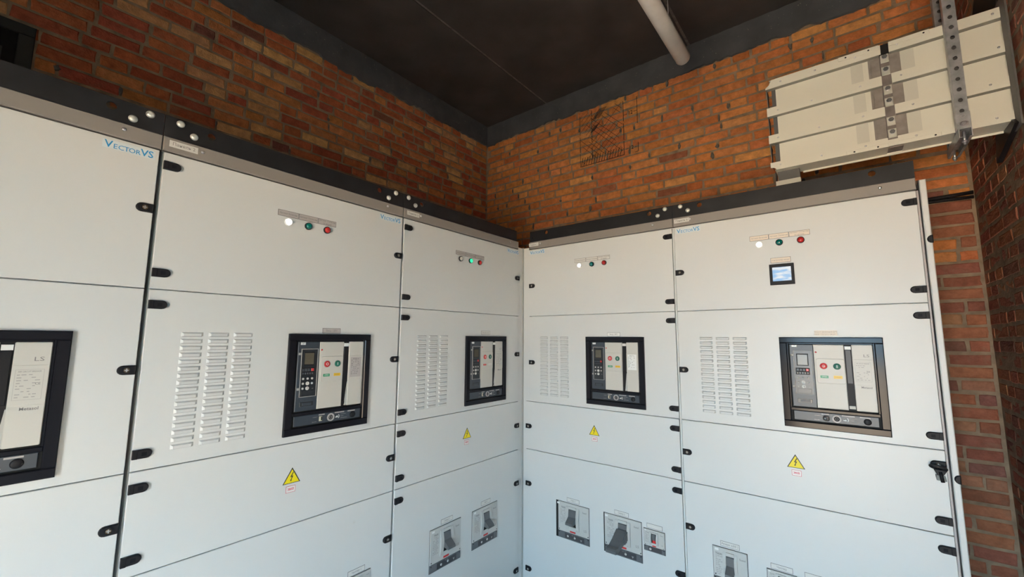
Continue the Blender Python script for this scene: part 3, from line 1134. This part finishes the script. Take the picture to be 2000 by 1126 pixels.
    if variant in (2, 4):
        x0, x1, q0, q1 = 0.284, 0.340, 0.226, 0.318
        np_.box(x0, x1, -0.0114, -0.0106, q0, q1, LABG if variant == 2 else WHITE)
        np_.text('CE  ID  ▪▪', (x0 + x1) / 2, q1 - 0.008, -0.0117, 0.0075, INK, sx=0.9, bold=0.02)
    else:
        x0, x1, q0, q1 = 0.2835, 0.339, 0.228, 0.313
        np_.box(x0, x1, -0.0112, -0.0106, q0, q1, INKL)
        np_.box(x0 + 0.0006, x1 - 0.0006, -0.0114, -0.0108, q0 + 0.0006, q1 - 0.0006, ABS)
        np_.text('AIR CIRCUIT BREAKER', (x0 + x1) / 2, q1 - 0.006, -0.0117, 0.0062, INKG, sx=0.72)
        np_.text('CE', x1 - 0.010, q0 + 0.044, -0.0117, 0.009, INKG, bold=0.01)
    rg = random.Random(40 + variant)
    for k in range(9):
        zz = q1 - 0.016 - k * 0.0078
        a = x0 + 0.004
        while a < x1 - 0.012:
            l_ = rg.uniform(0.003, 0.010)
            if rg.random() < 0.62:
                np_.box(a, a + l_, -0.0117, -0.0112, zz, zz + 0.0022, INKG if variant in (2, 4) else INKL)
            a += l_ + rg.uniform(0.002, 0.006)
    np_.build('nameplate', s_)
    if variant not in (2, 4):
        MB().text('LS', 0.326, 0.3415, -0.0100, 0.017, INKG, sx=1.35).text('Metasol', 0.3185, 0.2025, -0.0100, 0.0125, INKG, sx=0.95, bold=0.015).build('logo', s_)
    # charging handle in its slot
    hs = MB()
    hs.box(0.2492, 0.2765, -0.0040, -0.0022, 0.0985, 0.3895, BLACKP)
    hs.box(0.2515, 0.2745, -0.0098, -0.004, 0.368, 0.3835, WHITE, 0.001)
    hs.box(0.2520, 0.2740, -0.0075, -0.004, 0.2150, 0.3670, MBLK if variant == 5 else BLACKP, 0.002)
    hs.box(0.2520, 0.2740, -0.0070, -0.004, 0.1040, 0.1180, ABS2 if variant == 5 else BLACKP, 0.001)
    if variant != 5:
        hs.prism([(0.2640, 0.1000), (0.2765, 0.1000), (0.2765, 0.2050), (0.2745, 0.2050)], -0.0085, -0.004, ABS2)
    hs.build('charging_handle', root)
    # push buttons and flags
    for nm, x, m_ in (('off_button', 0.170, REDP), ('on_button', 0.2195, GRNP)):
        p = MB()
        p.ring(0, 0, 0.0130, 0.0160, -0.0012, 0.0, ABS2, 24)
        p.lathe(0, 0, [(0.0120, -0.0038), (0.0138, -0.0028), (0.0140, 0.0)], m_, 24)
        if m_ is REDP:
            p.ring(0, 0, 0.0042, 0.0058, -0.0043, -0.0036, WHITE, 18)
        else:
            p.box(-0.0011, 0.0011, -0.0043, -0.0036, -0.0062, 0.0062, WHITE)
        p.build(nm, f_).location = (x, -0.0114, 0.291)
    fl = MB()
    if variant == 3:
        fl.box(0.156, 0.183, -0.0120, -0.011, 0.2365, 0.2470, REDP)
        fl.text('ON', 0.1695, 0.2418, -0.0122, 0.0075, WHITE)
    else:
        fl.box(0.155, 0.185, -0.0120, -0.011, 0.2360, 0.2475, GRNF)
        fl.text('OPEN', 0.170, 0.2418, -0.0122, 0.0078, WHITE)
    fl.build('contact_flag', f_)
    sf = MB().box(0.2045, 0.2360, -0.0120, -0.011, 0.2360, 0.2485, YELF if variant != 3 else LAB)
    sf.text('CHARGED' if variant != 3 else 'DIS', 0.220, 0.2422, -0.0122, 0.0055, INKG, sx=0.9)
    sf.build('spring_flag', f_)
    # racking strip
    cs = MB().box(0.0405, 0.3495, -0.0065, -0.0022, 0.0345, 0.0765, NAVY, 0.0015)
    for a, bb in ((0.148, 0.175), (0.222, 0.268), (0.285, 0.322)):
        cs.box(a, bb, -0.0072, -0.006, 0.0685, 0.0735, LABG)
    cs.text('CONNECT ◂', 0.1330, 0.0625, -0.0070, 0.0048, LABG, sx=0.9)
    cs.text('DISCONN ◂', 0.1300, 0.0430, -0.0070, 0.0048, LABG, sx=0.9)
    for k in range(3):
        cs.box(0.2505, 0.2505 + (0.026, 0.014, 0.032)[k], -0.0070, -0.006, 0.0610 - k * 0.0085, 0.0625 - k * 0.0085, INKL)
    st = cs.build('racking_strip', root)
    if variant == 5:
        k_ = MB().ring(0, 0, 0.0115, 0.0138, -0.003, 0.0, BLACKP, 20)
        k_.lathe(0, 0, [(0.0112, -0.002), (0.0115, 0)], SILV, 18)
        k_.box(-0.0018, 0.0018, -0.0042, -0.001, -0.0095, 0.0095, BLACKP)
        k_.build('selector_knob', st).location = (0.1645, -0.0065, 0.0535)
    else:
        k_ = MB().box(0.1500, 0.1645, -0.0085, -0.006, 0.0440, 0.0645, CREAM, 0.001)
        k_.box(0.1580, 0.1630, -0.0092, -0.008, 0.0470, 0.0620, BLACKP)
        k_.build('position_indicator', st)
    k_ = MB().ring(0, 0, 0.0105, 0.0170, -0.0035, 0.0, LABG, 24)
    k_.lathe(0, 0, [(0.0100, -0.0005), (0.0105, 0)], VOID, 18)
    k_.ring(0, 0, 0.0040, 0.0065, -0.0022, -0.0003, INKG, 14)
    k_.build('crank_socket', st).location = (0.203, -0.0065, 0.0545)
    k_ = MB().ring(0, 0, 0.0082, 0.0110, -0.0012, 0.0, LAB, 14, -1.0, 1.0)
    k_.lathe(0, 0, [(0.0038, -0.004), (0.0045, 0)], LAB, 12)
    k_.box(-0.0085, 0.0, -0.0030, 0.0, -0.0042, -0.0002, LAB)
    k_.build('key_switch', st).location = (0.2345, -0.0065, 0.0535)
    MB().lathe(0, 0, [(0.0100, -0.0055), (0.0130, -0.0035), (0.0138, 0)], BLACKP, 20).build('release_knob', st).location = (0.3105, -0.0065, 0.0535)
    return root


def rrect(x0, x1, z0, z1, r, n=4):
    p = []
    for cx, cz, a in ((x1 - r, z0 + r, -90), (x1 - r, z1 - r, 0), (x0 + r, z1 - r, 90), (x0 + r, z0 + r, 180)):
        for k in range(n + 1):
            t = math.radians(a + 90 * k / n)
            p.append((cx + r * math.cos(t), cz + r * math.sin(t)))
    return p


for i, lab in enumerate((
        'black-framed air circuit breaker cut by the left picture edge',
        'black-framed air circuit breaker set in the cabinet marked Панель 2',
        'black-framed air circuit breaker with a red flag, left row next to the corner',
        'black-framed air circuit breaker in the right row next to the corner post',
        'black-framed air circuit breaker with glossy reflections, in the right-end cabinet')):
    tag(acb(i, i + 1), lab, 'circuit breaker', 'air circuit breakers in the cabinet doors')


# ------------------------------------------------------------------ moulded case breakers
def mccb(i, x, z0, W, H, lab, kind='toggle', gap=0.0, sideL=False):
    c = CABS[i]
    Mx = Matrix.Translation((c['org'][0], c['org'][1], 0)) @ Matrix.Rotation(c['rot'], 4, 'Z') @ Matrix.Translation((x, -0.0006, F + z0))
    root = empty('moulded_case_breaker', Mx.to_translation(), c['rot'])
    tag(root, lab, 'circuit breaker', 'moulded case breakers low on the doors')
    small = W < 0.14
    s = 0.118 / 0.228 if small else 1.0
    sx = W / 0.228 if W < 0.2 else 1.0
    MB().box(-0.002, W + 0.002, -0.0008, 0.0, -0.002, H + 0.002, VOID).build('cutout_shade', root)  # black sheet standing in for the unlit hole around the case
    split = 0.042 * s + (0.006 if small else 0)
    b = MB().box(gap, W, -0.006, -0.0008, split, H, MGREY, 0.002)
    cs = b.build('case', root)
    MB().box(gap, W, -0.0055, -0.0008, 0, split - 0.001, MSTRIP, 0.0015).build('terminal_strip', root)
    # print on the case
    pr = MB()
    y = -0.0064
    pr.box(0.010 * s, 0.028 * s, y, -0.0058, H - 0.017 * s, H - 0.006 * s, WHITE)
    bx = gap + 0.018 * sx
    pr.text('TS630' if not small else 'TD100', bx + 0.021 * sx, H - 0.032 * s, y - 0.0002, 0.013 * s, INKG, bold=0.03, sx=0.95)
    rg = random.Random(int(x * 1000))
    for k in range(11):
        zz = H - 0.045 * s - k * 0.0085 * s
        a = bx
        while a < bx + 0.036 * sx:
            l_ = rg.uniform(0.004, 0.012) * s
            if rg.random() < 0.7:
                pr.box(a, a + l_, y - 0.0002, -0.0058, zz, zz + 0.0028 * s, INKL)
            a += l_ + 0.003 * s
    pr.text('Susol', W - 0.030 * sx, H - 0.033 * s, y - 0.0002, 0.0135 * s, INKG, bold=0.015)
    if kind != 'toggle_front':
        pr.text('LS', W - 0.026 * sx, split + 0.040 * s, y - 0.0002, 0.019 * s, INKG, sx=1.1)
    pr.build('print', cs)
    for px, pz in ((gap + 0.009, split + 0.010 * s), (W - 0.007, split + 0.010 * s), (W - 0.007, split - 0.008 * s), (gap + 0.007, split - 0.008 * s)):
        MB().lathe(px, pz, [(0.0028 * max(s, 0.7), -0.0072), (0.0032 * max(s, 0.7), -0.0055)], BLACKP, 8).build('screw', cs)
    # raised collar round the toggle
    cx = gap + (0.117 if gap < 0.01 else 0.108) * sx if not small else W * 0.50
    bw, bt, bb = 0.047 * sx, H - 0.016 * s, split + 0.022 * s
    zc = bb + (bt - bb) * 0.5
    prof = [(-0.006, bb), (-0.006, bt), (-0.010, bt - 0.008 * s), (-0.0175, zc + 0.02 * s), (-0.019, zc), (-0.0175, zc - 0.02 * s), (-0.010, bb + 0.008 * s)]
    co = MB()
    for a, bnd in ((cx - bw, cx - 0.027 * sx), (cx + 0.027 * sx, cx + bw)):
        co.xprism(prof, a, bnd, MGREY)
    co.box(cx - 0.027 * sx, cx + 0.027 * sx, -0.0120, -0.006, bt - 0.016 * s, bt, MGREY, 0.001)
    co.box(cx - 0.027 * sx, cx + 0.027 * sx, -0.0100, -0.006, bb, bb + 0.020 * s, MGREY, 0.001)
    co.box(cx - 0.027 * sx, cx + 0.027 * sx, -0.0070, -0.006, bb + 0.020 * s, bt - 0.016 * s, VOID)
    co.build('toggle_collar', cs)
    MB().box(cx - 0.020 * sx, cx + 0.020 * sx, -0.0074, -0.005, split + 0.006 * s, split + 0.0155 * s, REDP).build('trip_label', cs)
    # toggle: upright root, then the lever leaning out and down
    tg = MB()
    th, tz = 0.026 * sx, H - 0.033 * s
    if small:
        tg.xprism([(-0.006, tz), (-0.012, tz - 0.002), (-0.016, tz - 0.022), (-0.014, tz - 0.032), (-0.006, tz - 0.034)], cx - 0.0085, cx + 0.0085, MDARK)
        tg.box(cx - 0.0085, cx + 0.0085, -0.0078, -0.006, tz - 0.052, tz - 0.035, REDP)
    else:
        tg.xprism([(-0.007, tz), (-0.013, tz - 0.004), (-0.018, tz - 0.042), (-0.053, tz - 0.068), (-0.056, tz - 0.078), (-0.050, tz - 0.083), (-0.010, tz - 0.076), (-0.007, tz - 0.070)], cx - th, cx + th, MDARK)
    t_ = tg.build('toggle', root)
    if kind == 'extended':
        e = MB()
        prof = [(-0.020, tz - 0.030), (-0.030, tz - 0.028), (-0.090, tz - 0.062), (-0.140, tz - 0.082), (-0.168, tz - 0.078), (-0.176, tz - 0.088), (-0.172, tz - 0.104), (-0.140, tz - 0.108), (-0.080, tz - 0.094), (-0.030, tz - 0.084)]
        e.xprism(prof, cx - 0.030, cx + 0.030, MDARK)
        for sg in (-1, 1):
            a, bnd = sorted((cx + sg * 0.030, cx + sg * 0.034))
            e.xprism([(-0.018, tz - 0.034), (-0.050, tz - 0.046), (-0.075, tz - 0.075), (-0.055, tz - 0.092), (-0.018, tz - 0.080)], a, bnd, MDARK)
        e.build('lever_extension', t_)
    # trip settings
    db = MB().box(gap + 0.050 * sx, W - 0.034 * sx, -0.0066, -0.005, 0.006 * s, split - 0.006 * s, MBLK, 0.0008)
    if not small:
        db.prism([(W - 0.062 * sx, 0.022), (W - 0.055 * sx, 0.010), (W - 0.048 * sx, 0.022)][::1], -0.0071, -0.0064, INKL)
        db.text('TRIP  SET', cx + 0.004, split - 0.010, -0.0070, 0.0065, INKL)
    d_b = db.build('setting_block', root)
    for px in ((cx - 0.036 * sx, cx + 0.014 * sx) if not small else (cx - 0.022,)):
        q = MB().lathe(0, 0, [(0.0040, -0.0022), (0.0062, -0.0012), (0.0066, 0)], LAB, 12)
        q.box(-0.0008, 0.0008, -0.0028, -0.001, -0.004, 0.004, INKG)
        q.build('dial', d_b).location = (px, -0.0066, split * 0.5)
    return root


mccb(2, 1.0915 - 0.842, -0.822, 0.231, 0.219, 'grey breaker with toggle, lower left of two beside the corner on the left row')
mccb(2, 1.0915 - 0.511, -0.822, 0.229, 0.219, 'grey breaker with toggle, nearer the corner of the two in the left row')
mccb(3, 0.277 - T4, -0.832, 0.239, 0.2205, 'grey breaker with short toggle and black gap at its left, right row by the corner', gap=0.0165)
mccb(3, 0.617 - T4, -0.824, 0.235, 0.2185, 'grey breaker with a long extended lever sticking out', kind='extended', gap=0.006)
mccb(3, 0.8655 - T4, -0.744, 0.118, 0.1155, 'smallest grey breaker, under a blank caption right of the long-lever breaker')
mccb(4, 1.232 - T5, -0.800, 0.157, 0.1845, 'grey breaker with toggle at the bottom edge in the right-end cabinet', kind='toggle_front')
mccb(4, 1.473 - T5, -0.767, 0.118, 0.1155, 'small grey breaker under the caption Чиллер, cut by the bottom picture edge')
mccb(1, 2.1307 - 1.3275, -0.762, 0.118, 0.1155, 'small grey breaker barely showing under the caption Чиллер 1')

# ------------------------------------------------------------------ key left in the lock of the right-end cabinet
KX, KZ = 2.1120, -0.0625 + F
key = empty('cabinet_key', (KX, -0.014, KZ), 0)
tag(key, 'black double-bit key hanging on a lock of the right-end cabinet', 'key')
kb = MB()
pts = []
for k in range(24):
    a = 2 * math.pi * k / 24
    pts.append((-0.0085 + 0.0245 * math.cos(a), -0.010 - 0.006 * math.sin(a), -0.003 + 0.0085 * math.sin(a) - 0.0042 * math.cos(a)))
kb.tube(pts, 0.0036, BLACKP, 8, closed=True)
kb.build('bow', key)
ks = MB()
ks.prism([(-0.0130, -0.0335), (0.0035, -0.0335), (0.0165, -0.0125), (-0.0240, -0.0085)], -0.013, -0.005, BLACKP, 0.002)
ks.tube([(-0.0045, -0.0095, -0.018), (0.0005, -0.0095, -0.058)], 0.0064, BLACKP, 12)
ks.build('shank', key)
KW = mat('key_bit', (0.14, 0.155, 0.155), 0.5)
MB().prism([(-0.0165, -0.052), (-0.0060, -0.0535), (-0.0080, -0.032), (-0.0190, -0.030)], -0.012, -0.007, KW, 0.001).build('bit', key)
MB().prism([(0.0040, -0.0545), (0.0125, -0.0530), (0.0095, -0.034), (0.0020, -0.0325)], -0.012, -0.007, KW, 0.001).build('bit', key)

# ================================================================== busbar duct
z = lambda q: q + F
duct = empty('busbar_duct', (1.585, 0.17, z(1.37)))
tag(duct, 'beige ribbed busbar duct running into the right wall above the end cabinet', 'busbar duct')
YF, YW, YB = 0.17, 0.200, 0.285


def dpart(mb, name, parent=duct):
    o = mb.build(name)
    o.parent = parent
    o.matrix_parent_inverse = Matrix.Translation(-Vector(duct.location))
    return o


XL, XR, J0, J1 = 1.585, 2.486, 2.0735, 2.1095
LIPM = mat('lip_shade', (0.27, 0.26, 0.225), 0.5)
RIBS = [(1.848, 1.897), (1.686, 1.735), (1.527, 1.574), (1.371, 1.415)]
for k, (a, b) in enumerate(RIBS):
    for q, (x0, x1) in enumerate(((XL, J0), (J1, XR))):
        mb = MB()
        if k == 0 and q == 0:
            mb.prism([(x0, z(a)), (x1 + 0.006, z(a)), (x1 + 0.006, z(b)), (x0 + 0.030, z(b)), (x0 + 0.018, z(a + 0.022)), (x0, z(a + 0.008))], YF, YF + 0.003, DUCT)
        elif k == 3 and q == 0:
            mb.prism([(x0 + 0.030, z(a)), (J1, z(a)), (J1, z(b - 0.012)), (x1, z(b - 0.012)), (x1, z(b)), (x0, z(b)), (x0, z(a + 0.016)), (x0 + 0.016, z(a + 0.014))], YF, YF + 0.003, DUCT)
        else:
            mb.prism([(x0, z(a)), (x1, z(a)), (x1, z(b)), (x0, z(b))], YF, YF + 0.003, DUCT)
        zt = (a if k == 3 else b)
        # return lip going back to the web
        if k in (0, 3):
            zz = b - 0.003 if k == 0 else a
            mb.box(x0 + 0.02, x1, YF + 0.003, YB, z(zz), z(zz + 0.003), DUCT)
            if k == 0:
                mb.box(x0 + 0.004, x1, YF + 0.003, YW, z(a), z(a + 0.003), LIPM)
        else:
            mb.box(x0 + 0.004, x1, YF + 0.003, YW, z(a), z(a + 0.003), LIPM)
        o = dpart(mb, 'flange')
        rg = random.Random(k * 7 + q)
        for sx in ((0.06, 0.22, 0.40) if q == 0 else (0.045, 0.33)):
            sc_ = place('rivet', SCREW, o)
            sc_.parent = o
            sc_.scale = (0.7, 0.7, 0.7)
            sc_.location = (x0 + sx + rg.uniform(-0.02, 0.02), YF, z(a + 0.026))
SH = mat('duct_tape', (0.59, 0.58, 0.515), 0.4)
for k in range(3):
    lo_, hi_ = RIBS[k + 1][1] - 0.03, RIBS[k][0] + 0.03
    for x0, x1, bx in ((1.630, 2.030, 1.985), (2.150, XR, 2.175)):
        mb = MB().box(x0, x1, YW, YW + 0.004, z(lo_), z(hi_), DUCT)
        mb.box(bx - 0.024, bx + 0.024, YW - 0.0015, YW, z(lo_), z(hi_), SH)
        dpart(mb, 'web_panel')
    # gusset closing the left end between two flanges, its unlit look put into the colour
    hi, lo2 = RIBS[k][0], RIBS[k + 1][1]
    v = [(XL + 0.002, YF + 0.004, z(hi + 0.004)), (XL + 0.002, YB - 0.02, z(hi + 0.004)), (XL + 0.002, YB - 0.02, z(lo2 - 0.004)), (XL + 0.002, YF + 0.050, z(lo2 - 0.004))]
    v += [(p[0] + 0.003, p[1], p[2]) for p in v]
    dpart(MB().add(v, [(0, 1, 2, 3), (7, 6, 5, 4), (0, 3, 7, 4), (1, 0, 4, 5), (2, 1, 5, 6), (3, 2, 6, 7)], DUCTD), 'end_gusset')
dpart(MB().box(1.610, XR, YW + 0.004, YB, z(1.376), z(1.894), DUCTD), 'core')
# bolted joint
dpart(MB().box(J0, J1, YF + 0.004, YB, z(1.846), z(1.897), VOID), 'notch_filler')
CLAMP = mat('clamp_steel', (0.21, 0.185, 0.175), 0.5, metal=0.3, noise=0.2, nscale=24)
jb = MB()
for x0, x1, y in ((2.030, 2.040, YW - 0.002), (2.040, 2.074, YW - 0.006), (2.108, 2.140, YW - 0.006), (2.140, 2.150, YW - 0.002)):
    jb.box(x0, x1, y, YW + 0.004, z(1.395), z(1.875), GALVD)
jp = dpart(jb, 'joint_plate')
dpart(MB().box(2.0745, 2.1085, YF + 0.012, YW, z(1.40), z(1.866), CLAMP), 'clamp_bar')
SPR = MB().box(-0.0155, 0.0155, -0.004, 0.0, -0.0245, 0.020, ZINC, 0.0015).lathe(0, 0.004, [(0.0085, -0.013), (0.010, -0.012), (0.010, -0.004)], MDARK, 6, False).ring(0, 0.004, 0.009, 0.0125, -0.006, -0.004, SILV, 16).mesh('clamp_bolt')
for q in (1.829, 1.763, 1.663, 1.600, 1.501, 1.439):
    o = place('clamp_bolt', SPR, duct)
    o.matrix_parent_inverse = Matrix.Translation(-Vector(duct.location))
    o.location = (2.0925, YF + 0.012, z(q))
# joint sleeve over the outer flanges
for a, b, nm in ((1.876, 1.899, 'sleeve'), (1.369, 1.388, 'sleeve')):
    mb = MB().box(1.915, 2.0735, YF - 0.003, YF, z(a), z(b), DUCT, 0.001)
    mb.box(2.1095, 2.255, YF - 0.003, YF, z(a), z(b), DUCT, 0.001)
    for x in (1.945, 2.035, 2.235):
        mb.lathe(x, z((a + b) / 2), [(0.003, YF - 0.0045), (0.004, YF - 0.003)], BLACKP, 8)
    dpart(mb, nm)
# underside
mb = MB().box(1.74, XR, YF + 0.02, YB - 0.008, z(1.378), z(1.382), RAILM)
mb.box(1.725, XR, YB - 0.006, YB, z(1.362), z(1.895), DUCT)
dpart(mb, 'bottom_cover')
bp_ = MB()
pl_ = rrect(1.99, 2.235, 0.200, 0.255, 0.02)
n_ = len(pl_)
bp_.add([(x, y, z(1.372)) for x, y in pl_] + [(x, y, z(1.378)) for x, y in pl_], [tuple(reversed(range(n_)))] + [(i, (i + 1) % n_, n_ + (i + 1) % n_, n_ + i) for i in range(n_)], GALVD)
dpart(bp_, 'inspection_plate')
# tap going down into the cabinet
mb = MB().box(1.612, 1.712, YF + 0.045, YB, z(TOP + 0.004), z(1.395), DUCTD)
mb.prism([(1.601, z(TOP + 0.004)), (1.715, z(TOP + 0.004)), (1.715, z(1.350)), (1.690, z(1.352)), (1.690, z(1.318)), (1.601, z(1.318))][:0] or [(1.601, z(TOP + 0.004)), (1.715, z(TOP + 0.004)), (1.715, z(1.318)), (1.601, z(1.318))], YF + 0.070 - 0.03, YF + 0.044, DUCT)
mb.box(1.599, 1.603, YF + 0.044, YB, z(TOP + 0.004), z(1.372), DUCTD)
dpart(mb, 'tap_riser')
# dark steel flange where the duct meets the wall
mb = MB()
WF = mat('wall_flange', (0.12, 0.118, 0.115), 0.5)
for a in ((0.105, 0.172, 1.33, 1.93), (0.290, 0.345, 1.33, 1.93), (0.172, 0.290, 1.90, 1.93), (0.172, 0.290, 1.33, 1.362)):
    mb.box(WALL_W - 0.018, WALL_W - 0.012, a[0], a[1], z(a[2]), z(a[3]), WF)
dpart(mb, 'wall_flange')

# triangular bracket below the flange, and the broken-out hole above it
br = MB()
v = [(0, 0.13, 1.345), (0, 0.165, 1.375), (0, 0.40, 1.395), (0, 0.44, 1.275)]
vv = [(WALL_W - 0.030, p[1], z(p[2])) for p in v] + [(WALL_W - 0.010, p[1], z(p[2])) for p in v]
br.add(vv, [(0, 1, 2, 3), (7, 6, 5, 4), (0, 4, 5, 1), (1, 5, 6, 2), (2, 6, 7, 3), (3, 7, 4, 0)], STEEL)
tag(br.build('wall_bracket'), 'dark triangular steel bracket on the right wall under the duct end', 'bracket')
rg = random.Random(3)
hp = [(0.22 + 0.42 * t, 1.935 + rg.uniform(-0.01, 0.01)) for t in (0, 0.25, 0.5, 0.75, 1)] + [(0.62, 2.08), (0.5, 2.18), (0.34, 2.20), (0.22, 2.16), (0.16, 2.04)]
n_ = len(hp)
hv = [(WALL_W - 0.016, a, z(b)) for a, b in hp] + [(WALL_W - 0.001, a, z(b)) for a, b in hp]
MB().add(hv, [tuple(range(n_)), ] + [(i, (i + 1) % n_, n_ + (i + 1) % n_, n_ + i) for i in range(n_)], VOID).build('broken_hole', wall_right)


# ------------------------------------------------------------------ perforated channel hanger
def strut(x0, x1, y0, y1, z0, z1, face):
    """C-channel with slots through the web; face -1: web towards the viewer"""
    w = x1 - x0
    cu = bpy.data.curves.new('strut', 'CURVE')
    cu.dimensions = '2D'
    cu.fill_mode = 'BOTH'
    cu.extrude = 0.00125

    def spl(pts):
        s_ = cu.splines.new('POLY')
        s_.points.add(len(pts) - 1)
        for p, (x, y) in zip(s_.points, pts):
            p.co = (x, y, 0, 1)
        s_.use_cyclic_u = True
    h = z1 - z0
    spl([(0, 0), (w, 0), (w, h), (0, h)])
    k = 0
    while 0.03 + k * 0.05 < h - 0.02:
        cz = 0.03 + k * 0.05
        spl([(w / 2 + 0.0078 * math.cos(-a), cz + 0.0092 * math.sin(-a)) for a in [2 * math.pi * i / 14 for i in range(14)]])
        k += 1
    o = bpy.data.objects.new('strut', cu)
    COL.objects.link(o)
    dg = bpy.context.evaluated_depsgraph_get()
    dg.update()
    me = bpy.data.meshes.new_from_object(o.evaluated_get(dg))
    bpy.data.objects.remove(o, do_unlink=True)
    bpy.data.curves.remove(cu)
    me.transform(Matrix.Rotation(math.pi / 2, 4, 'X'))
    me.transform(Matrix.Translation((x0, y0 + 0.00125, z0)))
    mb = MB()
    mb.add([tuple(v.co) for v in me.vertices], [tuple(p.vertices) for p in me.polygons], GALV)
    bpy.data.meshes.remove(me)
    t = 0.0025
    mb.box(x0, x0 + t, y0 + t, y1, z0, z1, GALV)
    mb.box(x1 - t, x1, y0 + t, y1, z0, z1, GALV)
    mb.box(x0 + t, x1 - t, y1 - t, y1, z0, z1, DUCTD)  # dark sheet added at the back so the slots look shadowed
    return mb


hang = empty('channel_hanger', (2.316, 0.24, z(1.33)))
tag(hang, 'galvanised perforated channel hanger carrying the busbar duct from the ceiling', 'hanger')


def hpart(mb, name):
    o = mb.build(name)
    o.parent = hang
    o.matrix_parent_inverse = Matrix.Translation(-Vector(hang.location))
    return o


hpart(strut(2.296, 2.337, 0.118, 0.159, z(1.365), CEIL, -1), 'upright')
hpart(strut(2.296, 2.337, 0.300, 0.341, z(1.365), CEIL, -1), 'upright')
cc = MB()
cc.box(2.296, 2.2985, 0.10, 0.375, z(1.318), z(1.359), GALV)
cc.box(2.3345, 2.337, 0.10, 0.375, z(1.318), z(1.359), GALV)
cc.box(2.2985, 2.3345, 0.10, 0.375, z(1.3565), z(1.359), GALV)
cc.box(2.2985, 2.306, 0.10, 0.375, z(1.318), z(1.3205), GALV)
cc.box(2.327, 2.3345, 0.10, 0.375, z(1.318), z(1.3205), GALV)
hpart(cc, 'cross_channel')
for y0, y1 in ((0.112, 0.116), (0.343, 0.347)):
    mb = MB().box(2.294, 2.339, y0, y1, z(1.36), z(1.436), GALV, 0.0008)
    mb.box(2.294, 2.339, y0 if y0 < 0.2 else y0 - 0.05, y1 + 0.05 if y0 < 0.2 else y1, z(1.359), z(1.363), GALV)
    if y0 < 0.2:
        mb.lathe(2.3165, z(1.384), [(0.008, y0 - 0.007), (0.0095, y0 - 0.006), (0.0095, y0)], SILV, 6, False)
        mb.ring(2.3165, z(1.384), 0.009, 0.0135, y0 - 0.0018, y0, SILV, 16)
        mb.ring(2.3165, z(1.418), 0.0055, 0.0075, y0 - 0.001, y0, SILV, 16)
    hpart(mb, 'angle_bracket')
mb = MB()
for y in (0.135, 0.352):
    mb.tube([(2.3165, y, z(1.296)), (2.3165, y, z(1.356))], 0.005, SILV, 8)
    mb.tube([(2.3165, y, z(1.305)), (2.3165, y, z(1.315))], 0.0095, SILV, 6)
hpart(mb, 'hanger_bolts')

# ------------------------------------------------------------------ tube light
tz, tx, ty1 = z(2.25), 1.142, 0.205
tube_ = empty('tube_light', (tx, -0.6, tz))
tag(tube_, 'unlit white tube light hanging below the dark ceiling', 'light')
mb = MB()
R0 = 0.046
mb.tube([(0, -0.65, 0), (0, 0.79, 0), (0, 0.798, 0), (0, 0.8045, 0)], [R0, R0, R0 * 0.93, R0 * 0.78], TUBEM, 24)
mb.build('diffuser', tube_)
mb = MB()
mb.tube([(0, -0.66, 0), (0, -0.64, 0)], R0 * 1.03, TUBEM, 24)
mb.build('end_cap', tube_)
mb = MB()
for y in (0.50, -0.45):
    mb.tube([(0.006, y, R0 * 0.95), (0.006, y, CEIL - tz)], 0.0022, SILV, 6)
mb.build('suspension_wire', tube_)

# ------------------------------------------------------------------ cables crossing the corner behind the end cabinet
for k, (za, zb_, r, lab) in enumerate(((1.292, 1.300, 0.011, 'upper black cable running from the end cabinet to the right wall'), (1.276, 1.272, 0.010, 'lower black cable running from the end cabinet to the right wall'))):
    o = MB().tube([(2.10, WALL_B - 0.026, z(za - 0.004)), (2.25, WALL_B - 0.026, z(za)), (2.40, WALL_B - 0.026, z((za + zb_) / 2)), (WALL_W - 0.008, WALL_B - 0.026, z(zb_))], r, BLACKP, 8).build('cable')
    tag(o, lab, 'cable', 'black cables on the back wall')
